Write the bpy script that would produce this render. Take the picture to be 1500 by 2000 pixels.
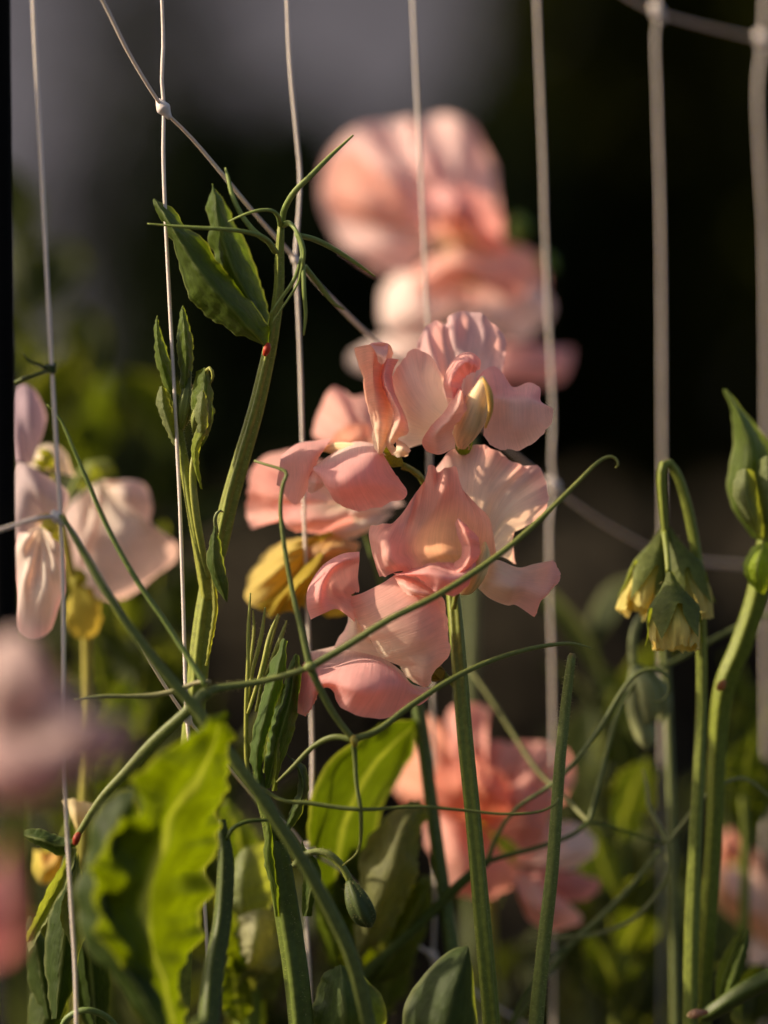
import bpy, math, random
import numpy as np
from mathutils import Vector, noise

# ------------------------------------------------------------------ scene, camera, light
for o in list(bpy.data.objects): bpy.data.objects.remove(o)
scene = bpy.context.scene
COL = scene.collection
FD = 0.85            # focus distance (m)
FW = 0.18            # picture width at the focus distance (m)
CZ = 0.80            # camera height
LENS = 24.0 * FD / FW
cam = bpy.data.cameras.new('camera')
cam.sensor_fit = 'HORIZONTAL'; cam.sensor_width = 24.0; cam.lens = LENS
cam.clip_start = 0.02; cam.clip_end = 2000
cam.dof.use_dof = True; cam.dof.focus_distance = FD
cam.dof.aperture_fstop = LENS / 35.0
cam_o = bpy.data.objects.new('camera', cam); COL.objects.link(cam_o)
cam_o.location = (0, 0, CZ); cam_o.rotation_euler = (math.radians(90), 0, 0)
scene.camera = cam_o

TO_SUN = Vector((-0.80, 0.03, 0.48)).normalized()
elev = math.asin(TO_SUN.z); az = math.atan2(TO_SUN.x, TO_SUN.y)
w = bpy.data.worlds.new('World'); scene.world = w; w.use_nodes = True
nt = w.node_tree
bgn = nt.nodes['Background']
sky = nt.nodes.new('ShaderNodeTexSky'); sky.sky_type = 'NISHITA'; sky.sun_disc = False
sky.sun_elevation = elev; sky.sun_rotation = az
sky.dust_density = 5.0; sky.ozone_density = 0.0; sky.air_density = 0.8
nt.links.new(sky.outputs[0], bgn.inputs[0]); bgn.inputs[1].default_value = 0.085
sun = bpy.data.lights.new('sun', 'SUN'); sun.energy = 4.0; sun.angle = math.radians(1.2)
sun.color = (1.0, 0.82, 0.60)
sun_o = bpy.data.objects.new('sun', sun); COL.objects.link(sun_o)
sun_o.rotation_euler = TO_SUN.to_track_quat('Z', 'Y').to_euler()
sun_o.location = (-3, 1, 4)
vs = scene.view_settings
vs.view_transform = 'Standard'; vs.look = 'None'; vs.exposure = 0.88; vs.gamma = 1.0
vs.use_curve_mapping = False
scene.render.engine = 'CYCLES'
scene.cycles.max_bounces = 6; scene.cycles.transmission_bounces = 4; scene.cycles.diffuse_bounces = 4; scene.cycles.glossy_bounces = 2

rng = random.Random(7)

# ------------------------------------------------------------------ helpers
def scl(d): return (FD + d * 0.01) / FD * FW / 1500.0        # metres per photo pixel at d cm behind focus
def P(p):
    """photo pixel + depth (cm behind the focus plane) -> world point"""
    x, y, d = p[0], p[1], p[2]
    s = scl(d)
    return np.array(((x - 750) * s, FD + d * 0.01, CZ - (y - 1000) * s))

def crom(pts, n):
    pts = np.asarray(pts, float)
    if len(pts) == 1: return np.repeat(pts, n, axis=0)
    if len(pts) == 2:
        t = np.linspace(0, 1, n)[:, None]; return pts[0] * (1 - t) + pts[1] * t
    q = np.vstack([2 * pts[0] - pts[1], pts, 2 * pts[-1] - pts[-2]])
    out = []
    m = 14
    for i in range(1, len(q) - 2):
        t = np.linspace(0, 1, m, endpoint=False)[:, None]
        a, b, c, d = q[i - 1], q[i], q[i + 1], q[i + 2]
        out.append(0.5 * ((2 * b) + (c - a) * t + (2 * a - 5 * b + 4 * c - d) * t ** 2 + (3 * b - a - 3 * c + d) * t ** 3))
    out.append(q[-2][None, :]); out = np.vstack(out)
    seg = np.linalg.norm(np.diff(out[:, :3], axis=0), axis=1)
    L = np.concatenate([[0], np.cumsum(seg)])
    if L[-1] < 1e-9: return np.repeat(pts[:1], n, axis=0)
    T = np.linspace(0, L[-1], n)
    return np.stack([np.interp(T, L, out[:, k]) for k in range(out.shape[1])], axis=1)

def cross_v(R, n):
    """R: (K, U, 3) -> (n, U, 3) Catmull-Rom over K, uniform"""
    K = len(R)
    if K == 2:
        t = np.linspace(0, 1, n)[:, None, None]; return R[0] * (1 - t) + R[1] * t
    q = np.concatenate([(2 * R[0] - R[1])[None], R, (2 * R[-1] - R[-2])[None]])
    out = []
    for s in np.linspace(0, K - 1, n):
        i = min(int(s), K - 2); t = s - i
        a, b, c, d = q[i], q[i + 1], q[i + 2], q[i + 3]
        out.append(0.5 * ((2 * b) + (c - a) * t + (2 * a - 5 * b + 4 * c - d) * t ** 2 + (3 * b - a - 3 * c + d) * t ** 3))
    return np.array(out)

def sm(a, b, x):
    t = min(1.0, max(0.0, (x - a) / (b - a))); return t * t * (3 - 2 * t)
def smn(a, b, x):
    t = np.clip((x - a) / (b - a), 0, 1); return t * t * (3 - 2 * t)

def root_of(o):
    while o.parent: o = o.parent
    return o

def new_obj(name, verts, faces, mat, parent=None, cols=None, uvs=None, kind=None):
    base = np.array(root_of(parent).location) if parent else np.zeros(3)
    me = bpy.data.meshes.new(name)
    V = np.asarray(verts, float) - base
    me.from_pydata(V.tolist(), [], faces)
    if cols is not None:
        ca = me.color_attributes.new('Col', 'FLOAT_COLOR', 'POINT')
        c4 = np.ones((len(V), 4), np.float32); c4[:, :3] = cols
        ca.data.foreach_set('color', c4.ravel())
    if uvs is not None:
        ul = me.uv_layers.new(name='UVMap')
        li = np.empty(len(me.loops), np.int32); me.loops.foreach_get('vertex_index', li)
        ul.data.foreach_set('uv', np.asarray(uvs, np.float32)[li].ravel())
    me.polygons.foreach_set('use_smooth', [True] * len(me.polygons))
    me.materials.append(mat)
    o = bpy.data.objects.new(name, me); COL.objects.link(o)
    if parent: o.parent = parent
    if kind: o['kind'] = kind
    return o

def thing(name, label, cat, base, group=None):
    o = bpy.data.objects.new(name, None); COL.objects.link(o)
    o.empty_display_size = 0.01
    o.location = tuple(base); o['label'] = label; o['category'] = cat
    if group: o['group'] = group
    return o

def empty_base(px, d):
    p = P((px, 2000, d)); return (p[0], p[1], 0.0)

# ------------------------------------------------------------------ materials
def mat_new(name):
    m = bpy.data.materials.new(name); m.use_nodes = True
    n = m.node_tree; n.nodes.clear(); return m, n
def N(n, t, **kw):
    x = n.nodes.new(t)
    for k, v in kw.items(): setattr(x, k, v)
    return x

def sheet_mat(name, trans, tint, rough, spec, vein_scale, bump, mott, sheen=0.0, tgam=1.0):
    m, n = mat_new(name); L = n.links.new
    out = N(n, 'ShaderNodeOutputMaterial')
    at = N(n, 'ShaderNodeAttribute'); at.attribute_name = 'Col'
    uv = N(n, 'ShaderNodeUVMap'); uv.uv_map = 'UVMap'
    mp = N(n, 'ShaderNodeMapping'); mp.inputs['Scale'].default_value = vein_scale
    L(uv.outputs[0], mp.inputs[0])
    nz = N(n, 'ShaderNodeTexNoise'); nz.inputs['Scale'].default_value = 1.0; nz.inputs['Detail'].default_value = 4
    nz.inputs['Distortion'].default_value = 0.25
    L(mp.outputs[0], nz.inputs['Vector'])
    geo = N(n, 'ShaderNodeTexCoord')
    n2 = N(n, 'ShaderNodeTexNoise'); n2.inputs['Scale'].default_value = 160; n2.inputs['Detail'].default_value = 5
    L(geo.outputs['Object'], n2.inputs['Vector'])
    add = N(n, 'ShaderNodeMath', operation='ADD'); L(nz.outputs[0], add.inputs[0]); L(n2.outputs[0], add.inputs[1])
    mr = N(n, 'ShaderNodeMapRange'); mr.inputs[1].default_value = 0.6; mr.inputs[2].default_value = 1.4
    mr.inputs[3].default_value = 1.0 - mott; mr.inputs[4].default_value = 1.0 + mott
    L(add.outputs[0], mr.inputs[0])
    mul = N(n, 'ShaderNodeVectorMath', operation='SCALE'); L(at.outputs['Color'], mul.inputs[0]); L(mr.outputs[0], mul.inputs['Scale'])
    bp = N(n, 'ShaderNodeBump'); bp.inputs['Strength'].default_value = bump; bp.inputs['Distance'].default_value = 0.0006
    L(add.outputs[0], bp.inputs['Height'])
    pr = N(n, 'ShaderNodeBsdfPrincipled')
    L(mul.outputs[0], pr.inputs['Base Color']); pr.inputs['Roughness'].default_value = rough
    pr.inputs['Specular IOR Level'].default_value = spec
    pr.inputs['Sheen Weight'].default_value = sheen
    L(bp.outputs[0], pr.inputs['Normal'])
    tr = N(n, 'ShaderNodeBsdfTranslucent')
    tm = N(n, 'ShaderNodeVectorMath', operation='MULTIPLY'); tm.inputs[1].default_value = tint
    L(mul.outputs[0], tm.inputs[0]); L(tm.outputs[0], tr.inputs[0]); L(bp.outputs[0], tr.inputs['Normal'])
    mx = N(n, 'ShaderNodeMixShader'); mx.inputs[0].default_value = trans
    L(pr.outputs[0], mx.inputs[1]); L(tr.outputs[0], mx.inputs[2]); L(mx.outputs[0], out.inputs[0])
    return m

M_PETAL = sheet_mat('petal', 0.48, (1.08, 0.88, 0.78), 0.62, 0.15, (95, 2.5, 1), 0.28, 0.15, 0.10)
M_LEAF = sheet_mat('leaf', 0.45, (1.8, 1.7, 0.35), 0.55, 0.16, (16, 16, 1), 0.6, 0.32)

def solid_mat(name, rough=0.5, spec=0.4, mott=0.25, scale=(6, 40, 1), sss=0.0):
    m, n = mat_new(name); L = n.links.new
    out = N(n, 'ShaderNodeOutputMaterial')
    at = N(n, 'ShaderNodeAttribute'); at.attribute_name = 'Col'
    uv = N(n, 'ShaderNodeUVMap'); uv.uv_map = 'UVMap'
    mp = N(n, 'ShaderNodeMapping'); mp.inputs['Scale'].default_value = scale
    L(uv.outputs[0], mp.inputs[0])
    nz = N(n, 'ShaderNodeTexNoise'); nz.inputs['Scale'].default_value = 1; nz.inputs['Detail'].default_value = 5
    L(mp.outputs[0], nz.inputs['Vector'])
    mr = N(n, 'ShaderNodeMapRange'); mr.inputs[1].default_value = 0.3; mr.inputs[2].default_value = 0.7
    mr.inputs[3].default_value = 1 - mott; mr.inputs[4].default_value = 1 + mott
    L(nz.outputs[0], mr.inputs[0])
    mul = N(n, 'ShaderNodeVectorMath', operation='SCALE'); L(at.outputs['Color'], mul.inputs[0]); L(mr.outputs[0], mul.inputs['Scale'])
    bp = N(n, 'ShaderNodeBump'); bp.inputs['Strength'].default_value = 0.3; bp.inputs['Distance'].default_value = 0.0003
    L(nz.outputs[0], bp.inputs['Height'])
    pr = N(n, 'ShaderNodeBsdfPrincipled'); L(mul.outputs[0], pr.inputs['Base Color'])
    pr.inputs['Roughness'].default_value = rough; pr.inputs['Specular IOR Level'].default_value = spec
    if sss:
        pr.inputs['Subsurface Weight'].default_value = sss
        pr.inputs['Subsurface Radius'].default_value = (1.0, 0.8, 0.3); pr.inputs['Subsurface Scale'].default_value = 0.0012
    L(bp.outputs[0], pr.inputs['Normal']); L(pr.outputs[0], out.inputs[0])
    return m
M_STEM = solid_mat('stem', 0.48, 0.22, 0.22, (8, 30, 1), 0.25)
M_BUD = solid_mat('bud_skin', 0.55, 0.18, 0.20, (20, 6, 1), 0.25)
M_NET = solid_mat('net_plastic', 0.45, 0.5, 0.07, (3, 60, 1), 0.2)
M_STAKE = solid_mat('black_stake', 0.8, 0.05, 0.3, (10, 80, 1))

def hair_mat():
    m, n = mat_new('plant_hair'); L = n.links.new
    out = N(n, 'ShaderNodeOutputMaterial'); d = N(n, 'ShaderNodeBsdfDiffuse'); t = N(n, 'ShaderNodeBsdfTranslucent')
    d.inputs[0].default_value = (0.42, 0.40, 0.20, 1); t.inputs[0].default_value = (0.6, 0.55, 0.28, 1)
    mx = N(n, 'ShaderNodeMixShader'); mx.inputs[0].default_value = 0.5
    L(d.outputs[0], mx.inputs[1]); L(t.outputs[0], mx.inputs[2]); L(mx.outputs[0], out.inputs[0]); return m
M_HAIR = hair_mat()

# base colours (linear)
PINK = (0.90, 0.49, 0.42); ROSE = (0.88, 0.465, 0.44); CORAL = (0.90, 0.45, 0.31); BLUSH = (0.90, 0.66, 0.58)
CREAM = (0.93, 0.80, 0.60); MAUVE = (0.78, 0.52, 0.52); PALE = (0.90, 0.73, 0.67); STRAW = (0.72, 0.52, 0.13)
G_STEM = (0.17, 0.20, 0.032); G_DARK = (0.065, 0.095, 0.018); G_LIGHT = (0.25, 0.26, 0.05); G_GREY = (0.15, 0.175, 0.07)
G_LEAF = (0.09, 0.13, 0.018); G_LEAFD = (0.055, 0.085, 0.016); G_LEAFY = (0.17, 0.21, 0.02); G_BG = (0.05, 0.068, 0.014)
WHITE = (0.64, 0.56, 0.51)

# ------------------------------------------------------------------ surfaces
def grid_faces(nu, nv):
    f = []
    for j in range(nv - 1):
        for i in range(nu - 1):
            a = j * nu + i; f.append((a, a + 1, a + nu + 1, a + nu))
    return f

def loft3(name, rows, mat, parent, nu=34, nv=26, ruffle=(0.0, 6), edge='rim', seed=0, c_in=CREAM, c_out=PINK,
          throat=None, pleat=(0.0, 9), cvar=0.12, vmix=(0.0, 0.75), kind=None, rib=None, rim_tint=None, frill=None, crumple=None):
    """rows: list of (n,3) world arrays. surface through all rows."""
    R = np.array([crom(r, nu) for r in rows])
    S = cross_v(R, nv)                                     # (nv, nu, 3)
    du = np.gradient(S, axis=1); dv = np.gradient(S, axis=0)
    nrm = np.cross(du, dv); ln = np.linalg.norm(nrm, axis=2, keepdims=True); nrm = nrm / np.maximum(ln, 1e-9)
    U, Vv = np.meshgrid(np.linspace(0, 1, nu), np.linspace(0, 1, nv))
    if edge == 'rim': wgt = smn(0.35, 1.0, Vv)
    elif edge == 'both': wgt = np.abs(Vv * 2 - 1) ** 1.6
    else: wgt = np.ones_like(Vv)
    if frill is None: frill = 0.55 if mat is M_PETAL else 0.12
    if frill:
        Tv = dv / np.maximum(np.linalg.norm(dv, axis=2, keepdims=True), 1e-9)
        e1 = smn(0.6, 1.0, Vv) ** 2; e0 = smn(0.6, 1.0, 1 - Vv) ** 2 if edge == 'both' else 0 * Vv
        fn = np.array([noise.noise((u * 13 + seed * 5.1, seed, 3.3)) + .6 * noise.noise((u * 33 + seed, seed * 2, 8.1)) for u in np.linspace(0, 1, nu)])
        fn *= smn(0, .08, np.linspace(0, 1, nu)) * smn(0, .08, 1 - np.linspace(0, 1, nu))
        S = S + Tv * ((e1 - e0) * fn[None, :] * frill * 0.001)[..., None]
    amp, fr = ruffle
    if mat is M_PETAL: amp *= 1.5
    if amp:
        d = np.zeros_like(U)
        for j in range(nv):
            for i in range(nu):
                d[j, i] = noise.noise((U[j, i] * fr + seed * 3.7, Vv[j, i] * 1.5 + seed * 1.3, seed * 0.77)) \
                    + 0.55 * noise.noise((U[j, i] * fr * 2.6 + seed, Vv[j, i] * 2.5, seed * 2.1))
        S = S + nrm * (d * wgt * amp * 0.001)[..., None]
    if crumple is None: crumple = (0.35, 8) if mat is M_LEAF else (0.16, 6)
    if crumple[0]:
        asp = max(.3, min(4, np.linalg.norm(S[nv // 2, -1] - S[nv // 2, 0]) / (np.linalg.norm(S[-1, nu // 2] - S[0, nu // 2]) + 1e-6)))
        cr_ = np.array([[noise.noise((U[j, i] * crumple[1] * asp * .7, Vv[j, i] * crumple[1] * .7, seed * 1.9)) for i in range(nu)] for j in range(nv)])
        S = S + nrm * (cr_ * crumple[0] * .001)[..., None]
    if pleat[0]:
        ph = np.sin(U * pleat[1] * 2 * math.pi + 1.3 * np.sin(U * 5 + seed)) * pleat[0] * 0.001 * (Vv * (1.15 - Vv))
        S = S + nrm * ph[..., None]
    cin, cout = np.array(c_in), np.array(c_out)
    if throat is not None:
        t = np.linalg.norm(S - P(throat[:3]), axis=2) / (throat[3] * scl(throat[2])); t = smn(0.15, 1.0, t)
    else: t = smn(vmix[0], vmix[1], Vv)
    nzv = np.zeros_like(U)
    for j in range(nv):
        for i in range(nu):
            nzv[j, i] = noise.noise((U[j, i] * 3 + seed * 2.3, Vv[j, i] * 2.5, seed))
    t = np.clip(t + nzv * cvar, 0, 1)
    C = cin * (1 - t[..., None]) + cout * t[..., None]
    if rim_tint is not None:
        rt = (smn(0.80, 1.0, Vv) * 0.6)[..., None]; C = C * (1 - rt) + np.array(rim_tint) * rt
    if mat is M_LEAF and edge == 'both':  # paler leaf margins, with light on curled edges put into the colour
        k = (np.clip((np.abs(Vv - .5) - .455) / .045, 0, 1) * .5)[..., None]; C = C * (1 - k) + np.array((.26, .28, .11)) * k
    if rib is not None:                                     # paler midrib along v=0.5
        k = np.exp(-((Vv - 0.5) / 0.035) ** 2)[..., None] * rib
        C = C * (1 - k) + np.array((0.32, 0.36, 0.14)) * k
    return new_obj(name, S.reshape(-1, 3), grid_faces(nu, nv), mat, parent, np.clip(C.reshape(-1, 3), 0, 1),
                   np.stack([U.ravel(), Vv.ravel()], 1), kind)

def loft(name, rows, mat, parent, **kw):
    return loft3(name, [np.array([P(p) for p in r]) for r in rows], mat, parent, **kw)

def petal(rows, parent, name='petal', **kw):
    return loft(name, rows, M_PETAL, parent, **kw)

def fan(base, rim, parent, bulge=-0.6, name='petal', mid=0.55, bw=10, **kw):
    """petal from its base (x,y,d) to a rim list of (x,y,d); the middle row bulges by cm in depth"""
    b = np.array(base, float); rm = np.array(rim, float)
    n = len(rm)
    d = rm[-1] - rm[0]; L = np.hypot(d[0], d[1]) + 1e-6
    br = [tuple(b + np.array((d[0] / L * bw * (k / (n - 1) - .5), d[1] / L * bw * (k / (n - 1) - .5), 0))) for k in range(n)]
    mr = []
    for k in range(n):
        q = b * (1 - mid) + rm[k] * mid
        q[2] += bulge * math.sin(math.pi * (0.15 + 0.7 * k / (n - 1)))
        mr.append(tuple(q))
    return petal([br, mr, [tuple(r) for r in rm]], parent, name=name, **kw)

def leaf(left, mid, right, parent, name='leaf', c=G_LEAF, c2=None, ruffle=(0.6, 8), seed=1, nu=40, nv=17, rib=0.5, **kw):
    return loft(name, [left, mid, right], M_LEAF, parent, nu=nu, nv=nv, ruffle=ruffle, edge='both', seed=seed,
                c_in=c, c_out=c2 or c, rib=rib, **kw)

def tube3(name, pts, rad, mat, parent, col=G_STEM, ridges=0, ramp=0.12, sides=10, step=0.0009, col2=None, twist=0.0, kind=None, cap=True, lump=0.0, seed=0):
    """pts (n,3) world, rad: list of radii (m) per point"""
    pts = np.asarray(pts, float); rad = np.asarray(rad, float)
    A = np.hstack([pts, rad[:, None]])
    L = np.sum(np.linalg.norm(np.diff(pts, axis=0), axis=1))
    n = int(max(6, min(420, L / step)))
    Q = crom(A, n); C = Q[:, :3]; r = np.maximum(Q[:, 3], 2e-5)
    T = np.gradient(C, axis=0); T /= np.maximum(np.linalg.norm(T, axis=1, keepdims=True), 1e-9)
    nrm = np.cross(T[0], (0.3, 1, 0.2)); nrm /= np.linalg.norm(nrm) + 1e-9
    V, UV, K = [], [], []
    c1 = np.array(col); c2 = np.array(col2 if col2 is not None else col)
    for i in range(n):
        nrm = nrm - T[i] * np.dot(nrm, T[i]); nrm /= np.linalg.norm(nrm) + 1e-9
        b = np.cross(T[i], nrm)
        rr = r[i] * (1 + lump * noise.noise((i * 0.35, seed, 0)))
        for k in range(sides):
            a = 2 * math.pi * k / sides
            q = rr * (1 + (ramp * math.cos(ridges * (a + twist * i / n)) if ridges else 0))
            V.append(C[i] + (nrm * math.cos(a) + b * math.sin(a)) * q)
            UV.append((k / sides, i / n * L * 20)); K.append(c1 * (1 - i / n) + c2 * (i / n))
    F = []
    for i in range(n - 1):
        for k in range(sides):
            k2 = (k + 1) % sides
            F.append((i * sides + k, i * sides + k2, (i + 1) * sides + k2, (i + 1) * sides + k))
    if cap:
        F.append(tuple(range(sides - 1, -1, -1))); F.append(tuple((n - 1) * sides + k for k in range(sides)))
    return new_obj(name, V, F, mat, parent, np.array(K), np.array(UV), kind)

def px_path(path, w):
    pts = np.array([P(p) for p in path])
    if not isinstance(w, (list, tuple)): w = [w] * len(path)
    if len(w) != len(path): w = list(np.interp(np.linspace(0, 1, len(path)), np.linspace(0, 1, len(w)), w))
    rad = np.array([0.5 * wi * scl(p[2]) for wi, p in zip(w, path)])
    return pts, rad

def tube(name, path, w, parent, mat=None, ground=False, **kw):
    """path: (x,y,d) photo points, w: apparent width(s) in px. ground: last point goes on down to the soil"""
    pts, rad = px_path(path, w)
    if ground:
        e = pts[-1]; dr = pts[-1] - pts[-2]; dr = dr / (np.linalg.norm(dr) + 1e-9)
        z0 = e[2]
        p1 = e + dr * 0.04
        p2 = np.array((p1[0] + dr[0] * 0.04, p1[1] + 0.01, z0 * 0.5)); p3 = np.array((p2[0], p2[1] + 0.005, -0.01))
        pts = np.vstack([pts, p1, p2, p3]); rad = np.concatenate([rad, [rad[-1]] * 3])
        kw.setdefault('step', 0.0022)
    return tube3(name, pts, rad, mat or M_STEM, parent, **kw)

def hairs(path, w, parent, n=300, ln=7, seed=1, name='fine_hairs'):
    r = random.Random(seed)
    pts, rad = px_path(path, w)
    Q = crom(np.hstack([pts, rad[:, None]]), 200)
    V, F = [], []
    for _ in range(n):
        i = r.randrange(1, 198); c = Q[i, :3]; t = Q[i + 1, :3] - Q[i - 1, :3]; t /= np.linalg.norm(t) + 1e-9
        v = np.array((r.gauss(0, 1), r.gauss(0, 1), r.gauss(0, 1))); v -= t * np.dot(v, t); v /= np.linalg.norm(v) + 1e-9
        s = np.cross(t, v); L = ln * scl(0) * r.uniform(0.4, 1.2); b = c + v * Q[i, 3] * 0.93
        tip = b + (v + t * r.uniform(-.5, .5)) * L; hw = 0.00005; k = len(V)
        V += [b + s * hw, b - s * hw, b + t * hw * 1.5, tip]; F += [(k, k + 1, k + 3), (k + 1, k + 2, k + 3), (k + 2, k, k + 3)]
    return new_obj(name, V, F, M_HAIR, parent, kind='stuff')

def calyx(base, tip, w, parent, name='calyx', col=G_LIGHT, teeth=5, mat=None, flare=1.0, tl=0.55, seed=0, cone=False):
    """cup with pointed teeth from base to tip (px points)"""
    b = P(base); t = P(tip); ax = t - b; L = np.linalg.norm(ax); ax /= L
    R = 0.5 * w * scl(base[2])
    n1 = np.cross(ax, (0.2, 1, 0.1)); n1 /= np.linalg.norm(n1); n2 = np.cross(ax, n1)
    prof = [(0, .12), (.1, .45), (.25, .8), (.42, .98), (.5, 1.0)] if not cone else [(0, .12), (.12, .22), (.27, .45), (.42, .76), (.52, .93)]
    sides = teeth * 6; V, F, K, UV = [], [], [], []
    r = random.Random(seed)
    for (s, q) in prof:
        for k in range(sides):
            a = 2 * math.pi * k / sides
            V.append(b + ax * L * s * (1 - 0.0) + (n1 * math.cos(a) + n2 * math.sin(a)) * R * q * (1 + 0.05 * math.cos(teeth * a)))
    for lev, s in enumerate((.66, .82, 1.0)):
        for k in range(sides):
            ph = (k % 6) / 6.0; a0 = 2 * math.pi * (k // 6 + .5) / teeth
            half = math.pi / teeth * (0.72, 0.40, 0.02)[lev]
            a = a0 + (ph * 6 / 5 - .5) * 2 * half if True else 0
            q = (1.0, .98, .9 * flare)[lev] * (1 + 0.0)
            V.append(b + ax * L * s + (n1 * math.cos(a) + n2 * math.sin(a)) * R * q)
    rings = len(prof) + 3
    for i in range(rings - 1):
        for k in range(sides):
            if i >= len(prof) - 1 and k % 6 == 5: continue
            k2 = (k + 1) % sides
            F.append((i * sides + k, i * sides + k2, (i + 1) * sides + k2, (i + 1) * sides + k))
    for i in range(rings):
        for k in range(sides):
            K.append(np.array(col) * (0.85 + 0.3 * i / rings)); UV.append((k / sides, i / rings))
    return new_obj(name, V, F, mat or M_LEAF, parent, np.array(K), np.array(UV))

# generic sweet pea flower for out-of-focus ones, local frame: x right, y away, z up, unit = standard width
def gen_flower(parent, c, size, yaw=0, pitch=0, roll=0, col=PINK, cin=CREAM, seed=0, d=0, back=False, stalk=None, wing=1.0, spread=1.0, wcol=None):
    r = random.Random(seed)
    from mathutils import Euler, Matrix
    M = np.array(Euler((math.radians(pitch), math.radians(roll), math.radians(yaw)), 'XYZ').to_matrix())
    o = P(c); s = size * scl(c[2])
    W = lambda p: o + M @ (np.array(p, float) * s)
    # calyx mesh as the flower part
    V = []
    cb = W((0, 0.34, -0.34)); ct = W((0, 0.0, -0.16))
    pts = [cb, cb * .6 + ct * .4, ct]
    fl = tube3('flower', pts, [0.03 * s, 0.085 * s, 0.07 * s], M_BUD, parent, col=G_LIGHT, sides=10)
    if stalk is not None:
        q = P(stalk); m = (cb + q) / 2 + np.array((0, 0.002, 0.002))
        tube3('pedicel', [cb, m, q], [0.02 * s] * 3, M_STEM, fl, col=G_STEM, sides=8)
    # standard
    A = np.linspace(-35, 215, 13)
    base, mid, rim = [], [], []
    for a in A:
        ar = math.radians(a); nz = r.uniform(0.88, 1.1)
        notch = 1 - 0.14 * math.exp(-((a - 90) / 13) ** 2)
        rx = 0.5 * spread * nz; rz = 0.50 * nz * notch
        base.append(W((0.03 * math.cos(ar), 0.02, -0.14 + 0.03 * math.sin(ar))))
        mid.append(W((rx * .55 * math.cos(ar), 0.06, -0.10 + rz * .62 * math.sin(ar))))
        rim.append(W((rx * math.cos(ar), 0.10 + r.uniform(-.05, .12) + 0.08 * abs(math.cos(ar)), -0.05 + rz * 1.05 * math.sin(ar))))
    loft3('standard_petal', [base, mid, rim], M_PETAL, fl, nu=44, nv=20, ruffle=(s * 1000 * 0.10, 7), seed=seed, c_in=cin, c_out=col, vmix=(0.1, 0.7))
    for sx in (-1, 1):
        b2, m2, r2 = [], [], []
        for k in range(8):
            t = k / 7
            a = math.radians(200 - 190 * t)
            jr = r.uniform(.85, 1.15) * wing
            b2.append(W((sx * 0.02, -0.02, -0.14)))
            m2.append(W((sx * (0.12 + 0.10 * math.cos(a) * jr), -0.15, -0.14 + 0.12 * math.sin(a) * jr)))
            r2.append(W((sx * (0.20 + 0.19 * math.cos(a) * jr), -0.20 - .06 * t, -0.16 + (0.22 * math.sin(a) - .05) * jr)))
        loft3('wing_petal', [b2, m2, r2], M_PETAL, fl, nu=26, nv=14, ruffle=(s * 1000 * 0.06, 5), seed=seed + 5 + sx, c_in=cin, c_out=wcol or col, vmix=(0.0, 0.6))
    tube3('keel', [W((0, 0.0, -0.15)), W((0, -0.12, -0.22)), W((0, -0.22, -0.16)), W((0, -0.25, -0.06))],
          [0.04 * s, 0.07 * s, 0.05 * s, 0.01 * s], M_BUD, fl, col=(0.75, 0.62, 0.35), sides=10)
    return fl

# ------------------------------------------------------------------ setting
def plain_mat(name, c1, c2, scale, rough=0.9, bump=0.4):
    m, n = mat_new(name); L = n.links.new
    out = N(n, 'ShaderNodeOutputMaterial'); pr = N(n, 'ShaderNodeBsdfPrincipled'); tc = N(n, 'ShaderNodeTexCoord')
    nz = N(n, 'ShaderNodeTexNoise'); nz.inputs['Scale'].default_value = scale; nz.inputs['Detail'].default_value = 8
    L(tc.outputs['Object'], nz.inputs['Vector'])
    rp = N(n, 'ShaderNodeValToRGB'); rp.color_ramp.elements[0].position = 0.35; rp.color_ramp.elements[1].position = 0.68
    rp.color_ramp.elements[0].color = (*c1, 1); rp.color_ramp.elements[1].color = (*c2, 1)
    L(nz.outputs[0], rp.inputs[0]); L(rp.outputs[0], pr.inputs['Base Color'])
    bp = N(n, 'ShaderNodeBump'); bp.inputs['Strength'].default_value = bump; bp.inputs['Distance'].default_value = 0.02
    L(nz.outputs[0], bp.inputs['Height']); L(bp.outputs[0], pr.inputs['Normal'])
    pr.inputs['Roughness'].default_value = rough; pr.inputs['Specular IOR Level'].default_value = 0.2
    L(pr.outputs[0], out.inputs[0]); return m
M_SOIL = plain_mat('soil', (0.018, 0.013, 0.009), (0.05, 0.038, 0.026), 9.0)
M_WALL = plain_mat('grey_render', (0.48, 0.43, 0.43), (0.58, 0.52, 0.52), 2.0, bump=0.1)
M_BARK = plain_mat('bark', (0.02, 0.016, 0.012), (0.05, 0.04, 0.03), 20.0)

gs = 400.0
gv, gf = [], []
xs = [-gs, -60, -20, -8, -4, -2, -1, -.5, 0, .5, 1, 2, 4, 8, 20, 60, gs]
for j, y in enumerate(xs):
    for i, x in enumerate(xs):
        near = 1 if abs(x) < 9 and abs(y) < 9 else 0
        gv.append((x, y, near * 0.012 * noise.noise((x * 1.3, y * 1.3, 0)) if (x, y) else 0))
gf = grid_faces(len(xs), len(xs))
g = new_obj('ground', gv, gf, M_SOIL); g['kind'] = 'structure'

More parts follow.
